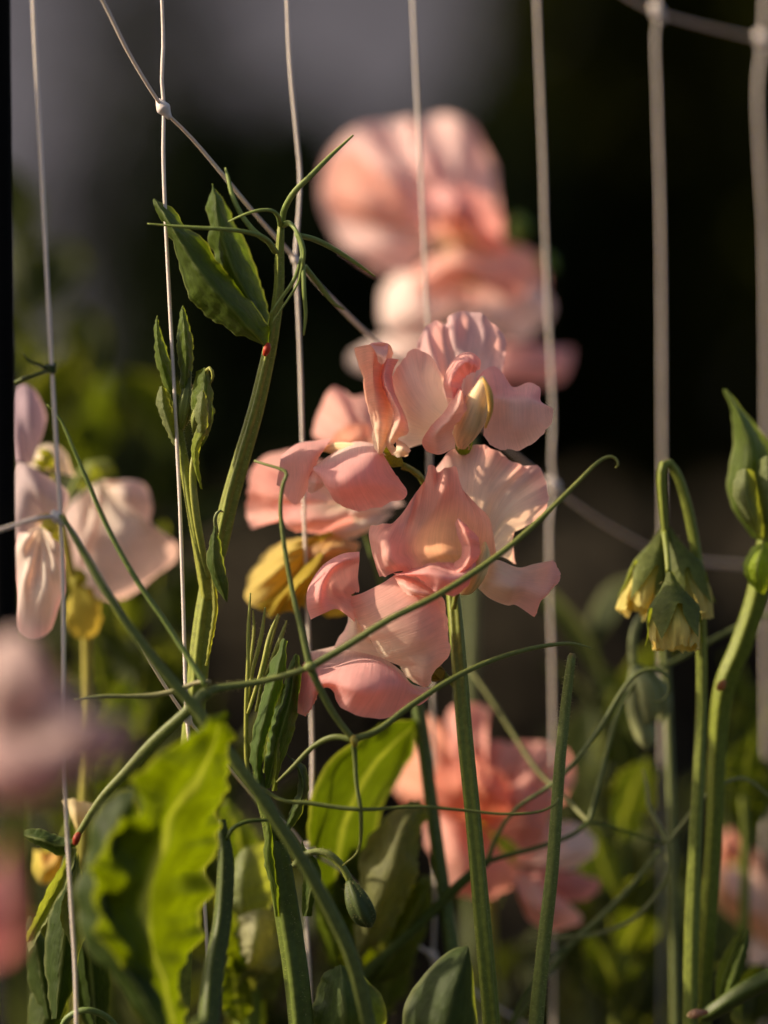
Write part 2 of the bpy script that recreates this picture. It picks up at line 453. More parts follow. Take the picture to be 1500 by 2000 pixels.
# pale rendered garden building far behind
def box(name, x0, x1, y0, y1, z0, z1, mat, parent=None):
    v = [(x, y, z) for z in (z0, z1) for y in (y0, y1) for x in (x0, x1)]
    f = [(0, 2, 3, 1), (4, 5, 7, 6), (0, 1, 5, 4), (2, 6, 7, 3), (0, 4, 6, 2), (1, 3, 7, 5)]
    o = new_obj(name, v, f, mat, parent)
    o.data.polygons.foreach_set('use_smooth', [False] * 6); return o
hb = thing('garden_building', 'pale grey rendered building blurred far behind the dark shrubs', 'building', (-0.3, 12.0, 0))
box('wall', -2.4, 1.6, 12.0, 15.0, -0.05, 3.0, M_WALL, hb)
rv = [(-2.6, 11.8, 3.0), (1.8, 11.8, 3.0), (1.8, 15.2, 3.0), (-2.6, 15.2, 3.0), (-2.6, 13.5, 4.1), (1.8, 13.5, 4.1)]
new_obj('roof', rv, [(0, 1, 5, 4), (2, 3, 4, 5), (0, 4, 3), (1, 2, 5), (0, 3, 2, 1)], M_BARK, hb)

def leafcloud(name, ell, n, size, mat, parent, col, seed):
    """leaf-sized faces spread through a set of ellipsoids [(cx,cy,cz,rx,ry,rz)]"""
    r = np.random.RandomState(seed); V, F, K, UV = [], [], [], []
    per = n // len(ell)
    for (cx, cy, cz, rx, ry, rz) in ell:
        for _ in range(per):
            v = r.normal(size=3); v /= np.linalg.norm(v); q = r.uniform(0.45, 1.05) ** 0.6
            c = np.array((cx + rx * v[0] * q, cy + ry * v[1] * q, cz + rz * v[2] * q))
            if c[2] < 0.02: continue
            a = r.normal(size=3); a /= np.linalg.norm(a); b = np.cross(a, r.normal(size=3)); b /= np.linalg.norm(b)
            s = size * r.uniform(.6, 1.3); k = len(V)
            V += [c - a * s, c + b * s * .45, c + a * s, c - b * s * .45]; F.append((k, k + 1, k + 2, k + 3))
            cc = np.array(col) * r.uniform(.6, 1.4); K += [cc] * 4; UV += [(0, 0), (1, 0), (1, 1), (0, 1)]
    return new_obj(name, V, F, mat, parent, np.array(K), np.array(UV))
M_DARKLEAF, _n = mat_new('dark_leaf')
_o = N(_n, 'ShaderNodeOutputMaterial'); _d = N(_n, 'ShaderNodeBsdfDiffuse'); _a = N(_n, 'ShaderNodeAttribute'); _a.attribute_name = 'Col'
_n.links.new(_a.outputs['Color'], _d.inputs[0]); _n.links.new(_d.outputs[0], _o.inputs[0])

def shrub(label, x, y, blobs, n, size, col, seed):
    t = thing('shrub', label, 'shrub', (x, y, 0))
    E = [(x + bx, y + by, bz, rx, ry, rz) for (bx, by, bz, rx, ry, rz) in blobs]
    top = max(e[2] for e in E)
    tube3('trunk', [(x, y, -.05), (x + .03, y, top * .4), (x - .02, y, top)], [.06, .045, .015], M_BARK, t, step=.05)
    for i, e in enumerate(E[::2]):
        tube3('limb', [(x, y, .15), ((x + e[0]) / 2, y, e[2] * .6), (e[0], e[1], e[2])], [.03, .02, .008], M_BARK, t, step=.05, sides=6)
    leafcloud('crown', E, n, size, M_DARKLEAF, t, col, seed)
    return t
def blobs_for(w, h, n, seed, dep=0.5):
    r = random.Random(seed); out = []
    for i in range(n):
        fx = (i + .5) / n * 2 - 1
        for lv in range(4):
            z = h * (0.12 + 0.25 * lv)
            out.append((fx * w + r.uniform(-.08, .08), r.uniform(-.15, .15), z, w / n * 1.5, dep, h * .19))
    return out
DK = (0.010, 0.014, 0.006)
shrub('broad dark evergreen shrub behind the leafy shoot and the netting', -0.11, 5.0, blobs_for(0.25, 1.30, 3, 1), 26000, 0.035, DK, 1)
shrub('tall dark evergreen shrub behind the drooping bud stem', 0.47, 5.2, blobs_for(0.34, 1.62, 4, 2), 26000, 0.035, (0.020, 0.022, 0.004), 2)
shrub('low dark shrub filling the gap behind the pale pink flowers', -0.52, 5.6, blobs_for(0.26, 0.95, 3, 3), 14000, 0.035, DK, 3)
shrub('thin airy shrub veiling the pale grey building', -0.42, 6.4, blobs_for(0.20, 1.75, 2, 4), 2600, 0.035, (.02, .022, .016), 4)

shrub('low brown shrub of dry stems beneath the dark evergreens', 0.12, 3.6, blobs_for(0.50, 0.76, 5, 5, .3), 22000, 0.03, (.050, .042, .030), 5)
# ------------------------------------------------------------------ stake
stk = thing('garden_stake', 'upright black garden stake beside the pale pink flowers', 'stake', (P((0, 2000, -2.2))[0], FD - .022, 0))
def stake():
    c = [P((-10, -300, -2.2)), P((-1, 500, -2.2)), P((6, 1200, -2.2)), P((30, 2100, -2.2))]
    e = c[-1] + (c[-1] - c[-2]) * 3.9; e[2] = -0.05
    tube3('shaft', c + [e], [27 * scl(-2.2)] * 4 + [33 * scl(-2.2)], M_STAKE, stk, col=(0.004, 0.004, 0.004), sides=20, step=.004, lump=.02)
    top = c[0]; tube3('cap', [top + np.array((0, 0, -.004)), top + np.array((0, 0, .008)), top + np.array((0, 0, .011))], [29 * scl(-2.2), 29 * scl(-2.2), 10 * scl(-2.2)], M_STAKE, stk, col=(0.004, .004, .004), sides=20)
stake()

# ------------------------------------------------------------------ netting
def nd(x): return (x - 317) / 968.0 * 10.0        # depth of the net (cm): runs away to the right
net = thing('garden_netting', 'white plastic climbing net with long cells behind and among the flowers', 'net', (P((700, 2000, 4))[0], FD + .04, 0))
def strand(pts, w, ext_top=True, ext_bot=True, wob=2.0, seed=0):
    pp = [(x, y, nd(x)) for (x, y) in pts]
    W_ = [P(p) for p in pp]
    if ext_top:
        u = W_[0] - W_[1]; u = u / np.linalg.norm(u); W_ = [W_[0] + u * g for g in (.5, .25, .12, .06, .03, .015)] + W_
    if ext_bot:
        e_ = W_[-1]; W_ = W_ + [np.array((e_[0], e_[1], e_[2] - g)) for g in (.02, .05, .1, .2, .4, e_[2] + .01)]
    W_ = np.array(W_)
    return tube3('strand', W_, [w * .5 * scl(0)] * len(W_), M_NET, net, col=WHITE, sides=8, step=.004, ridges=2, ramp=.22, lump=.12, seed=seed)
VERT = [
    [(62, -60), (70, 120), (84, 380), (97, 640), (106, 800), (114, 940), (122, 1100), (124, 1250), (126, 1480), (132, 1640), (140, 1780), (147, 1900), (150, 2060)],
    [(314, -60), (319, 80), (316, 150), (320, 213), (319, 300), (323, 420), (333, 620), (345, 850), (352, 1000), (358, 1180), (362, 1330), (365, 1402), (372, 1470), (395, 1700), (415, 2060)],
    [(558, -60), (566, 120), (578, 250), (586, 340), (583, 420), (577, 505), (582, 600), (588, 760), (594, 1000), (601, 1200), (609, 1420), (610, 1520), (604, 1662), (598, 1780), (604, 1900), (608, 2060)],
    [(804, -60), (812, 130), (824, 380), (832, 560), (836, 640), (838, 800), (840, 1000), (842, 1200), (846, 1400), (848, 1600), (850, 1750), (846, 1868), (850, 2060)],
    [(1046, -60), (1053, 120), (1060, 300), (1064, 450), (1070, 600), (1076, 720), (1080, 820), (1077, 900), (1082, 952), (1073, 1020), (1074, 1150), (1078, 1300), (1080, 1500), (1080, 1800), (1082, 2060)],
    [(1285, -60), (1285, 25), (1280, 80), (1284, 200), (1290, 420), (1292, 600), (1293, 800), (1294, 1080), (1294, 1300), (1292, 1600), (1290, 1850), (1288, 2060)],
    [(1496, -60), (1490, 75), (1480, 170), (1484, 300), (1494, 500), (1497, 900), (1494, 1120), (1496, 1500), (1490, 1800), (1492, 2060)],
]
for i, v in enumerate(VERT): strand(v, (7, 6.5, 6.2, 5.5, 5.2, 5.2, 6)[i], seed=i)
CROSS = [
    [(120, -150), (200, 0), (255, 110), (320, 213), (370, 265), (430, 335), (500, 420), (577, 505), (640, 575), (735, 667), (840, 745), (960, 850), (1082, 952), (1160, 1010), (1250, 1062), (1294, 1085), (1380, 1098), (1494, 1108), (1640, 1130)],
    [(1060, -110), (1170, -40), (1230, -2), (1285, 25), (1380, 52), (1490, 78), (1620, 110)],
    [(-140, 1085), (0, 1035), (112, 1010), (170, 1080), (240, 1200), (310, 1320), (365, 1402), (430, 1480), (510, 1570), (570, 1622), (604, 1662), (680, 1710), (740, 1790), (846, 1868), (930, 1940), (1082, 2040), (1290, 2190)],
]
for i, c in enumerate(CROSS): strand(c, (6.5, 6.5, 6.5)[i], False, False, seed=20 + i)
def knot(x, y, r=17, ax=(0.5, -0.8), seed=0):
    a = np.array(ax) / np.hypot(*ax)
    d = nd(x)
    pts = [(x - a[0] * r * 1.5, y + a[1] * -r * -1.5 * -1, d)]
    path = [(x - a[0] * r * k, y - a[1] * r * k, d) for k in (-1.5, -.9, -.3, .3, .9, 1.5)]
    tube('knot', path, [9, r * 1.0, r * 1.75, r * 1.85, r * 1.2, 9], net, mat=M_NET, col=WHITE, sides=12, step=.0004, lump=.18, seed=seed)
for i, (x, y) in enumerate([(320, 213), (577, 508), (1082, 950), (1285, 25), (1490, 78), (365, 1402), (604, 1662), (846, 1868), (112, 1012), (1294, 1085), (1494, 1108)]):
    knot(x, y, (15, 9, 14, 14, 14, 11, 12, 10, 12, 9, 9)[i], (0.55, 0.85), i)
# ------------------------------------------------------------------ the sharp flowering stem
A = thing('flower_spray', 'sharp salmon pink ruffled sweet pea spray with four open flowers', 'flower', empty_base(965, 0.5), 'sweet pea flower sprays')
stem_path = [(784, 912, .9), (815, 925, 1.0), (850, 985, 1.8), (872, 1060, 2.1), (884, 1150, 1.4), (896, 1290, .6), (908, 1440, .3), (924, 1600, .2), (942, 1800, .2), (962, 2020, .4)]
st = tube('stem', stem_path, [9, 11, 14, 18, 24, 27, 28, 28, 30, 31], A, ground=True, ridges=5, ramp=.17, sides=30, col=G_STEM, col2=(0.10, 0.16, 0.035))
hairs(stem_path[3:], [18, 24, 27, 28, 28, 30, 31], A, 500, 5, 3)

def flower_part(base, to, w, stalk, sw=9, col=G_LIGHT):
    fl = calyx(base, to, w, A, name='flower', col=col)
    tube('pedicel', stalk, sw, fl, col=G_STEM, sides=10)
    return fl
Hq = dict(nu=46, nv=34)
# --- flower with folded-back standard (upper left)
f1 = flower_part((786, 908, .6), (742, 880, .2), 34, [(786, 908, .6), (800, 915, .8), (818, 930, 1.0)], 11)
petal([[(733, 884, .3), (723, 820, .5), (713, 765, .7), (703, 720, .8), (691, 680, .8)],
       [(737, 888, -.2), (733, 822, -.4), (728, 765, -.5), (724, 720, -.5), (722, 672, -.2)],
       [(743, 890, -.1), (752, 830, -.4), (752, 785, -.3), (738, 738, -.3), (757, 671, .0)],
       [(748, 888, .4), (766, 828, .4), (768, 780, .5), (757, 730, .6), (768, 690, .7)]],
      f1, 'standard_petal', c_in=CREAM, c_out=CORAL, throat=(738, 905, 0, 165), ruffle=(.4, 4), seed=1, edge='all', **Hq)
petal([[(722, 671, -.2), (740, 668, .1), (758, 671, .0)], [(735, 690, -.9), (748, 694, -.8), (757, 690, -.4)], [(738, 706, -.6), (746, 712, -.6), (752, 708, -.3)]],
      f1, 'standard_petal', c_in=PINK, c_out=BLUSH, seed=2, nu=20, nv=14)
petal([[(745, 712, .2), (741, 740, .0), (757, 778, -.3), (768, 805, -.3), (763, 832, -.2), (752, 862, .0), (764, 889, .1)],
       [(758, 700, -.1), (752, 742, -.5), (768, 780, -.8), (782, 815, -.9), (768, 845, -.7), (762, 866, -.4), (776, 890, -.3)],
       [(780, 702, .5), (766, 735, .4), (772, 770, .2), (799, 836, -.5), (776, 856, -.5), (770, 874, -.2), (790, 882, -.3)]],
      f1, 'standard_petal', c_in=CREAM, c_out=PINK, throat=(752, 900, 0, 150), seed=3, ruffle=(.3, 4), **Hq)
petal([[(772, 856, -.2), (790, 866, -.1), (803, 880, -.2)], [(774, 878, -.5), (785, 876, -.7), (799, 884, -.6)], [(764, 888, -.2), (782, 893, -.5), (797, 890, -.4)]],
      f1, 'standard_petal', c_in=CREAM, c_out=CREAM, seed=4, nu=18, nv=12)
petal([[(612, 912, .6), (652, 884, 1.0), (690, 863, 1.2), (728, 868, .9), (750, 888, .4)],
       [(612, 917, -.1), (655, 914, -.5), (695, 900, -.6), (728, 891, -.5), (752, 893, -.1)],
       [(618, 924, -.2), (645, 950, -.7), (690, 950, -.9), (735, 940, -.7), (768, 920, -.2)],
       [(622, 926, .0), (637, 948, -.1), (655, 978, -.1), (692, 996, .1), (728, 994, .2), (766, 981, .2), (795, 966, .1), (778, 930, .2)]],
      f1, 'wing_petal', c_in=BLUSH, c_out=ROSE, vmix=(.0, .35), seed=5, ruffle=(.35, 5), **Hq)
petal([[(548, 890, .9), (582, 866, 1.2), (618, 860, 1.3), (646, 857, 1.2)],
       [(546, 912, .4), (580, 893, .5), (612, 885, .5), (632, 880, .8)],
       [(540, 945, .5), (575, 932, .3), (603, 922, .3), (626, 890, .8)],
       [(541, 946, .5), (558, 968, .4), (577, 986, .5), (601, 955, .5), (606, 925, .4)]],
      f1, 'wing_petal', c_in=ROSE, c_out=PINK, vmix=(.0, .5), seed=6, ruffle=(.3, 4), **Hq)
petal([[(602, 924, .5), (612, 920, .4), (622, 922, .2)], [(602, 945, .3), (615, 942, .1), (630, 940, .1)], [(601, 962, .6), (612, 963, .4), (634, 950, .3)]],
      f1, 'wing_petal', c_in=PINK, c_out=BLUSH, seed=7, nu=18, nv=14)
tube('keel', [(752, 893, .8), (700, 880, 1.0), (655, 876, 1.2), (628, 878, 1.2)], [14, 26, 24, 6], f1, mat=M_BUD, col=CREAM, col2=(0.75, .5, .2))

# --- top flower facing the viewer
f2 = flower_part((905, 888, 1.0), (905, 850, .6), 36, [(905, 888, 1.0), (898, 905, 1.1), (880, 945, 1.2), (862, 1010, 1.2)], 9, G_STEM)
petal([[(880, 838, 1.0), (893, 838, .95), (905, 836, .95), (918, 834, .95), (930, 832, 1.0)],
       [(845, 750, 1.7), (862, 745, 1.2), (882, 735, 1.5), (905, 730, 1.1), (930, 730, 1.4), (955, 745, 1.2), (972, 770, 1.5)],
       [(822, 690, 1.9), (838, 665, 1.4), (868, 655, 1.9), (884, 650, 1.5), (915, 645, 1.8), (948, 660, 1.5), (972, 685, 1.9), (978, 735, 1.6)],
       [(816, 690, 2.0), (817, 662, 1.7), (828, 640, 1.5), (856, 626, 1.8), (871, 633, 2.2), (877, 616, 1.7), (913, 609, 1.9), (945, 616, 1.5), (971, 637, 1.9), (987, 664, 1.7), (989, 700, 2.0), (984, 735, 1.8)]],
      f2, 'standard_petal', c_in=BLUSH, c_out=MAUVE, throat=(895, 790, 1.0, 170), seed=8, ruffle=(.5, 6), pleat=(0.7, 3), **Hq)
petal([[(880, 862, .7), (884, 850, .7), (888, 842, .7), (890, 835, .7), (890, 825, .8)],
       [(822, 868, 1.1), (812, 822, .5), (822, 780, .4), (842, 758, .7), (866, 765, 1.0)],
       [(788, 880, 1.4), (766, 850, 1.2), (757, 795, .9), (765, 745, .7), (783, 708, .5), (807, 682, .7), (827, 685, .6), (850, 708, .9), (866, 742, 1.2)]],
      f2, 'standard_petal', c_in=CREAM, c_out=BLUSH, throat=(890, 860, .7, 190), seed=9, ruffle=(.5, 5), rim_tint=PINK, **Hq)
petal([[(872, 776, .1), (866, 745, .0), (877, 713, .2), (897, 692, .3), (920, 688, .2), (938, 703, .2), (938, 722, .3)],
       [(884, 778, -.6), (880, 747, -.7), (891, 722, -.7), (905, 708, -.7), (920, 706, -.6), (930, 713, -.3), (932, 724, .0)],
       [(904, 772, -.2), (901, 756, -.2), (908, 740, -.2), (915, 732, -.2), (921, 729, -.1), (926, 727, .0), (928, 730, .2)]],
      f2, 'wing_petal', c_in=PINK, c_out=ROSE, seed=10, ruffle=(.3, 5), pleat=(.5, 6), **Hq)
petal([[(893, 758, -.4), (882, 780, -.5), (866, 806, -.5), (842, 832, -.3), (824, 862, -.1), (832, 881, .1)],
       [(902, 764, -.9), (896, 792, -1.1), (878, 818, -1.0), (858, 838, -.8), (852, 854, -.6), (858, 888, -.2)],
       [(906, 764, -.3), (913, 788, -.7), (905, 810, -.8), (886, 833, -.6), (884, 850, -.2), (889, 874, .0)]],
      f2, 'wing_petal', c_in=PINK, c_out=BLUSH, seed=11, ruffle=(.25, 4), **Hq)
tube('keel', [(902, 872, .4), (906, 850, .2), (918, 820, -.3), (932, 785, -.6), (941, 757, -.7), (942, 736, -.6)], [20, 44, 58, 50, 30, 8], f2, mat=M_BUD, col=(0.84, 0.58, 0.36), col2=(.86, .64, .36), sides=22, step=.0006)
tube('stamen', [(948, 835, -.6), (958, 800, -.95), (955, 765, -1.1), (943, 738, -.9)], [5, 11, 13, 4], f2, mat=M_BUD, col=(0.72, 0.46, 0.14), col2=(.58, .32, .07), sides=12)
petal([[(930, 740, .5), (957, 716, .9), (980, 726, 1.0), (1001, 757, .8), (1032, 749, .9), (1054, 760, .6), (1057, 790, .4), (1080, 798, .2)],
       [(940, 765, .3), (965, 765, .2), (1000, 772, .0), (1030, 772, .0), (1050, 782, .1), (1080, 798, .2)],
       [(945, 790, .2), (970, 785, -.1), (1000, 787, -.4), (1035, 788, -.3), (1058, 792, .0), (1080, 799, .2)],
       [(945, 830, .3), (970, 838, .0), (1010, 838, -.3), (1045, 828, -.1), (1065, 815, .1), (1080, 801, .2)],
       [(945, 850, .5), (960, 868, .5), (980, 879, .4), (1020, 876, .4), (1055, 853, .3), (1076, 823, .3), (1081, 803, .2)]],
      f2, 'wing_petal', c_in=ROSE, c_out=BLUSH, vmix=(.15, .6), seed=12, ruffle=(.3, 4), edge='both', **Hq)

# --- right flower with big pale standard
f3 = flower_part((897, 1150, .7), (925, 1120, .5), 40, [(897, 1150, .7), (890, 1165, .8), (886, 1190, .8)], 11)
petal([[(922, 1100, .7), (930, 1095, .7), (938, 1090, .7), (945, 1088, .7), (950, 1090, .7)],
       [(880, 975, .6), (905, 965, .7), (945, 968, .9), (985, 990, .7), (992, 1035, .9), (982, 1088, 1.0)],
       [(850, 915, 1.0), (875, 884, .8), (904, 870, 1.0), (936, 868, .8), (970, 879, 1.2), (1001, 901, .9), (1024, 911, 1.3), (1050, 912, .9), (1067, 941, 1.3), (1073, 976, .9), (1062, 1003, 1.3), (1032, 1020, 1.2), (1006, 1037, 1.5), (1002, 1068, 1.2), (1010, 1103, 1.4)]],
      f3, 'standard_petal', c_in=CREAM, c_out=BLUSH, throat=(945, 1060, .7, 190), seed=13, ruffle=(.45, 7), pleat=(.5, 7), rim_tint=ROSE, nu=60, nv=36)
petal([[(724, 1026, .3), (752, 1026, -.2), (777, 1014, .1), (796, 990, .3), (812, 962, -.1), (833, 932, .2), (835, 912, -.3), (848, 909, -.4), (853, 922, -.1), (872, 914, -.6), (890, 911, -.3), (899, 946, .0), (922, 976, -.2), (946, 1000, .1), (957, 1015, .3)],
       [(720, 1048, .1), (752, 1050, -.6), (785, 1040, -.3), (815, 1015, .1), (845, 985, -.1), (868, 965, -.4), (890, 970, -.2), (915, 995, -.1), (940, 1020, .0), (963, 1045, .3)],
       [(727, 1080, .2), (755, 1083, -.8), (790, 1075, -.4), (820, 1062, .4), (850, 1045, .6), (880, 1045, .6), (905, 1050, .4), (930, 1050, .1), (968, 1075, .4)],
       [(734, 1105, .2), (760, 1106, -.7), (795, 1098, -.5), (830, 1090, .5), (860, 1082, 1.0), (885, 1080, 1.0), (910, 1080, .7), (935, 1082, .3), (968, 1095, .5)],
       [(740, 1127, .2), (764, 1122, -.2), (800, 1114, -.3), (835, 1108, .1), (865, 1102, .4), (890, 1100, .5), (912, 1100, .4), (935, 1105, .2), (955, 1112, .5)]],
      f3, 'wing_petal', c_in=(.90, .62, .38), c_out=PINK, throat=(885, 1070, .5, 130), seed=14, ruffle=(.35, 7), edge='both', nu=64, nv=44)
petal([[(889, 1022, -.4), (893, 1045, -.3), (902, 1070, -.1), (897, 1092, -.2), (870, 1108, -.4)],
       [(893, 1014, -.8), (908, 1040, -1.1), (918, 1070, -1.0), (912, 1100, -1.1), (885, 1128, -1.1)],
       [(899, 1017, -.6), (918, 1032, -.7), (933, 1055, -.6), (936, 1080, -.5), (922, 1112, -.6), (910, 1135, -.6)]],
      f3, 'wing_petal', c_in=PINK, c_out=PINK, seed=15, ruffle=(.4, 5), **Hq)
petal([[(768, 1120, -.2), (800, 1113, -.3), (832, 1101, -.4), (850, 1096, -.5), (880, 1102, -.3), (905, 1098, -.4), (928, 1085, -.3)],
       [(775, 1123, -.7), (810, 1120, -1.1), (838, 1118, -1.3), (862, 1125, -1.4), (885, 1128, -1.3), (910, 1120, -1.1), (930, 1100, -.6)],
       [(784, 1122, -.5), (815, 1130, -.8), (840, 1146, -.9), (862, 1160, -1.0), (884, 1164, -1.0), (908, 1150, -.8), (928, 1118, -.5)]],
      f3, 'wing_petal', c_in=PINK, c_out=ROSE, seed=16, ruffle=(.5, 8), edge='both', **Hq)
petal([[(934, 1150, .2), (935, 1130, .2), (945, 1098, .3), (952, 1092, .4)],
       [(955, 1168, .0), (965, 1140, -.4), (972, 1110, -.1), (975, 1093, .3)],
       [(990, 1182, .2), (1000, 1150, -.5), (1008, 1125, -.1), (1013, 1108, .5)],
       [(1008, 1182, .3), (1028, 1150, .0), (1038, 1125, .4), (1045, 1101, .6)],
       [(1041, 1203, .4), (1051, 1174, .1), (1068, 1156, .0), (1075, 1118, .2), (1076, 1097, .6)],
       [(1042, 1200, .4), (1058, 1172, .2), (1089, 1138, .2), (1092, 1116, .4), (1078, 1098, .6)]],
      f3, 'wing_petal', c_in=CREAM, c_out=PINK, vmix=(.0, .9), seed=17, ruffle=(.4, 4), edge='both', **Hq)
tube('keel', [(903, 1156, .4), (916, 1145, .0), (932, 1118, -.3), (945, 1085, -.3), (947, 1060, -.1)], [14, 30, 36, 26, 6], f3, mat=M_BUD, col=(.80, .66, .34), col2=(.78, .50, .20), sides=18)

# --- lower flower
f4 = flower_part((868, 1318, .6), (835, 1310, .3), 36, [(866, 1315, .6), (880, 1330, .6), (894, 1346, .5)], 11, (0.12, .09, .03))
petal([[(607, 1210, .1), (599, 1182, -.1), (601, 1152, .0), (614, 1125, .1), (636, 1099, .2), (671, 1081, .4), (702, 1077, .5)],
       [(632, 1198, -.3), (626, 1172, -.6), (628, 1148, -.6), (636, 1128, -.5), (652, 1108, -.3), (676, 1094, -.1), (702, 1090, .2)],
       [(660, 1190, -.1), (650, 1178, -.1), (646, 1160, .3), (644, 1142, .4), (656, 1124, .3), (678, 1112, .3), (701, 1106, .3)],
       [(692, 1214, .2), (684, 1185, .1), (672, 1168, .2), (668, 1155, .5), (674, 1145, .6), (686, 1135, .6), (699, 1128, .5)],
       [(700, 1222, .3), (700, 1195, .2), (692, 1172, .2), (686, 1162, .3), (692, 1158, .4), (700, 1156, .5), (701, 1150, .5)]],
      f4, 'standard_petal', c_in=ROSE, c_out=PINK, seed=18, ruffle=(.25, 4), **Hq)
petal([[(684, 1165, .2), (690, 1190, .2), (700, 1210, .2), (718, 1240, .2), (742, 1275, .3), (770, 1297, .3), (793, 1318, .2), (806, 1334, .1)],
       [(708, 1158, -0.20), (722, 1190, -0.41), (742, 1220, -0.54), (765, 1252, -0.54), (785, 1280, -0.41), (805, 1300, -0.34), (815, 1320, -0.27), (820, 1340, -0.07)],
       [(745, 1140, -0.27), (785, 1180, -0.75), (810, 1210, -0.88), (825, 1245, -0.88), (830, 1275, -0.68), (832, 1300, -0.61), (830, 1325, -0.41), (829, 1342, -0.14)],
       [(772, 1124, -0.14), (826, 1150, -0.48), (850, 1180, -0.61), (860, 1220, -0.61), (862, 1260, -0.48), (852, 1295, -0.41), (842, 1318, -0.34), (838, 1340, -0.14)],
       [(795, 1125, .2), (840, 1142, .2), (864, 1165, .2), (876, 1200, .2), (879, 1245, .1), (876, 1280, .0), (858, 1306, -0.07), (846, 1334, .0)]],
      f4, 'standard_petal', c_in=CREAM, c_out=PINK, throat=(750, 1300, 0, 150), seed=19, ruffle=(.7, 6), edge='both', nu=56, nv=44)
petal([[(768, 1124, -.2), (800, 1127, -.2), (836, 1146, -.4), (848, 1158, -.5)],
       [(774, 1134, -.7), (795, 1144, -1.0), (822, 1156, -1.1), (842, 1162, -.9)],
       [(777, 1140, -.5), (790, 1156, -.8), (806, 1163, -1.0), (838, 1162, -.8)]],
      f4, 'standard_petal', c_in=PINK, c_out=BLUSH, seed=20, nu=26, nv=16)
petal([[(652, 1266, .8), (661, 1246, .9), (674, 1228, .9), (680, 1206, .8), (674, 1190, .6)],
       [(692, 1272, .4), (690, 1248, .3), (692, 1228, .2), (693, 1210, .2), (684, 1192, .3)],
       [(746, 1284, .5), (732, 1262, .4), (716, 1238, .4), (704, 1216, .3), (694, 1194, .4)]],
      f4, 'wing_petal', c_in=BLUSH, c_out=CREAM, seed=21, ruffle=(.2, 3), **Hq)
petal([[(600, 1274, .9), (625, 1269, 1.1), (654, 1262, 1.2), (682, 1253, 1.2), (715, 1252, 1.0), (745, 1280, .7), (785, 1312, .5), (806, 1336, .3), (846, 1344, .3)],
       [(598, 1288, .2), (628, 1294, .5), (660, 1288, .7), (695, 1280, .7), (722, 1280, .7), (752, 1298, .4), (785, 1325, .1), (815, 1346, -.1), (847, 1345, .2)],
       [(592, 1298, -.1), (622, 1318, -.6), (655, 1311, -.7), (693, 1303, -.8), (735, 1298, -.7), (770, 1308, -.5), (795, 1332, -.4), (820, 1352, -.3), (848, 1346, .2)],
       [(588, 1330, .1), (618, 1335, -.7), (652, 1335, -1.0), (690, 1345, -1.3), (735, 1345, -1.3), (775, 1340, -1.0), (800, 1352, -.6), (825, 1358, -.4), (848, 1347, .2)],
       [(583, 1368, .2), (592, 1390, -.1), (606, 1382, -.3), (619, 1356, -.4), (636, 1342, -.3), (650, 1352, -.6), (656, 1369, -.5), (672, 1386, -.7), (702, 1399, -.8), (734, 1405, -.8), (768, 1398, -.7), (794, 1381, -.4), (820, 1376, -.2), (838, 1364, .0), (848, 1348, .2)]],
      f4, 'wing_petal', c_in=BLUSH, c_out=ROSE, vmix=(.0, .5), seed=22, ruffle=(.25, 6), nu=64, nv=44)
petal([[(590, 1296, .3), (588, 1330, .5), (582, 1365, .5), (580, 1392, .4)], [(602, 1310, -.1), (604, 1345, -.2), (598, 1375, .0), (590, 1397, .3)], [(620, 1330, -.3), (620, 1352, -.3), (612, 1378, .0), (598, 1399, .3)]],
      f4, 'wing_petal', c_in=PINK, c_out=PINK, seed=23, nu=24, nv=16)
# ------------------------------------------------------------------ leafy shoot with the tall leaf pair
S1 = thing('leafy_shoot', 'tall hairy green shoot with a folded leaf pair and young tendrils at its tip', 'shoot', empty_base(345, 1.0))
p = [(549, 440, .3), (546, 500, .3), (545, 560, .3), (535, 640, .3), (523, 700, .4), (500, 800, .5), (471, 900, .6), (447, 985, .7), (430, 1060, .8), (415, 1110, .9), (402, 1180, .9), (393, 1250, .9), (386, 1320, .9), (375, 1450, .9), (360, 1700, 1), (345, 2050, 1)]
w_ = [11, 15, 17, 20, 23, 26, 28, 29, 29, 29, 31, 33, 34, 36, 38, 38]
tube('stem', p, w_, S1, ground=True, ridges=4, ramp=.26, sides=32, col=(.19, .215, .035), col2=(.15, .18, .03))
hairs(p[:13], w_[:13], S1, 900, 6, 11)
tube('node', [(524, 672, -.2), (521, 683, -.3), (517, 693, -.2)], [9, 15, 9], S1, col=(.35, .03, .01), sides=10)
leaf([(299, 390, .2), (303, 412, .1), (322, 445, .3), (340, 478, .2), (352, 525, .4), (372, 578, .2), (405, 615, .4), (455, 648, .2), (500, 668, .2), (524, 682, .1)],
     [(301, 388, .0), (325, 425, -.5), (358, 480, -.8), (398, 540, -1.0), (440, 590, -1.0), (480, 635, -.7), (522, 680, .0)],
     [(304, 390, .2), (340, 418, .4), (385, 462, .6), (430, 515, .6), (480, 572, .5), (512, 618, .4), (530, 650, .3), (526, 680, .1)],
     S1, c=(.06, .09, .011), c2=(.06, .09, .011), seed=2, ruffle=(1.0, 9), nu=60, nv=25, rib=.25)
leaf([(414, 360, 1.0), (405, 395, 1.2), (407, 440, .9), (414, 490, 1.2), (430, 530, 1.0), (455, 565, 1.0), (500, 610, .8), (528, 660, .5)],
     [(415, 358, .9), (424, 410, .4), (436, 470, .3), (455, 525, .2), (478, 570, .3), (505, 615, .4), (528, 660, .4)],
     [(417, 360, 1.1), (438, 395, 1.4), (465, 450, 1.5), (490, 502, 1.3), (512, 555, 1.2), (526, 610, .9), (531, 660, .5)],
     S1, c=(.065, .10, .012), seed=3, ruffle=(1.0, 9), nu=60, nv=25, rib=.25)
TN = (.15, .20, .05)
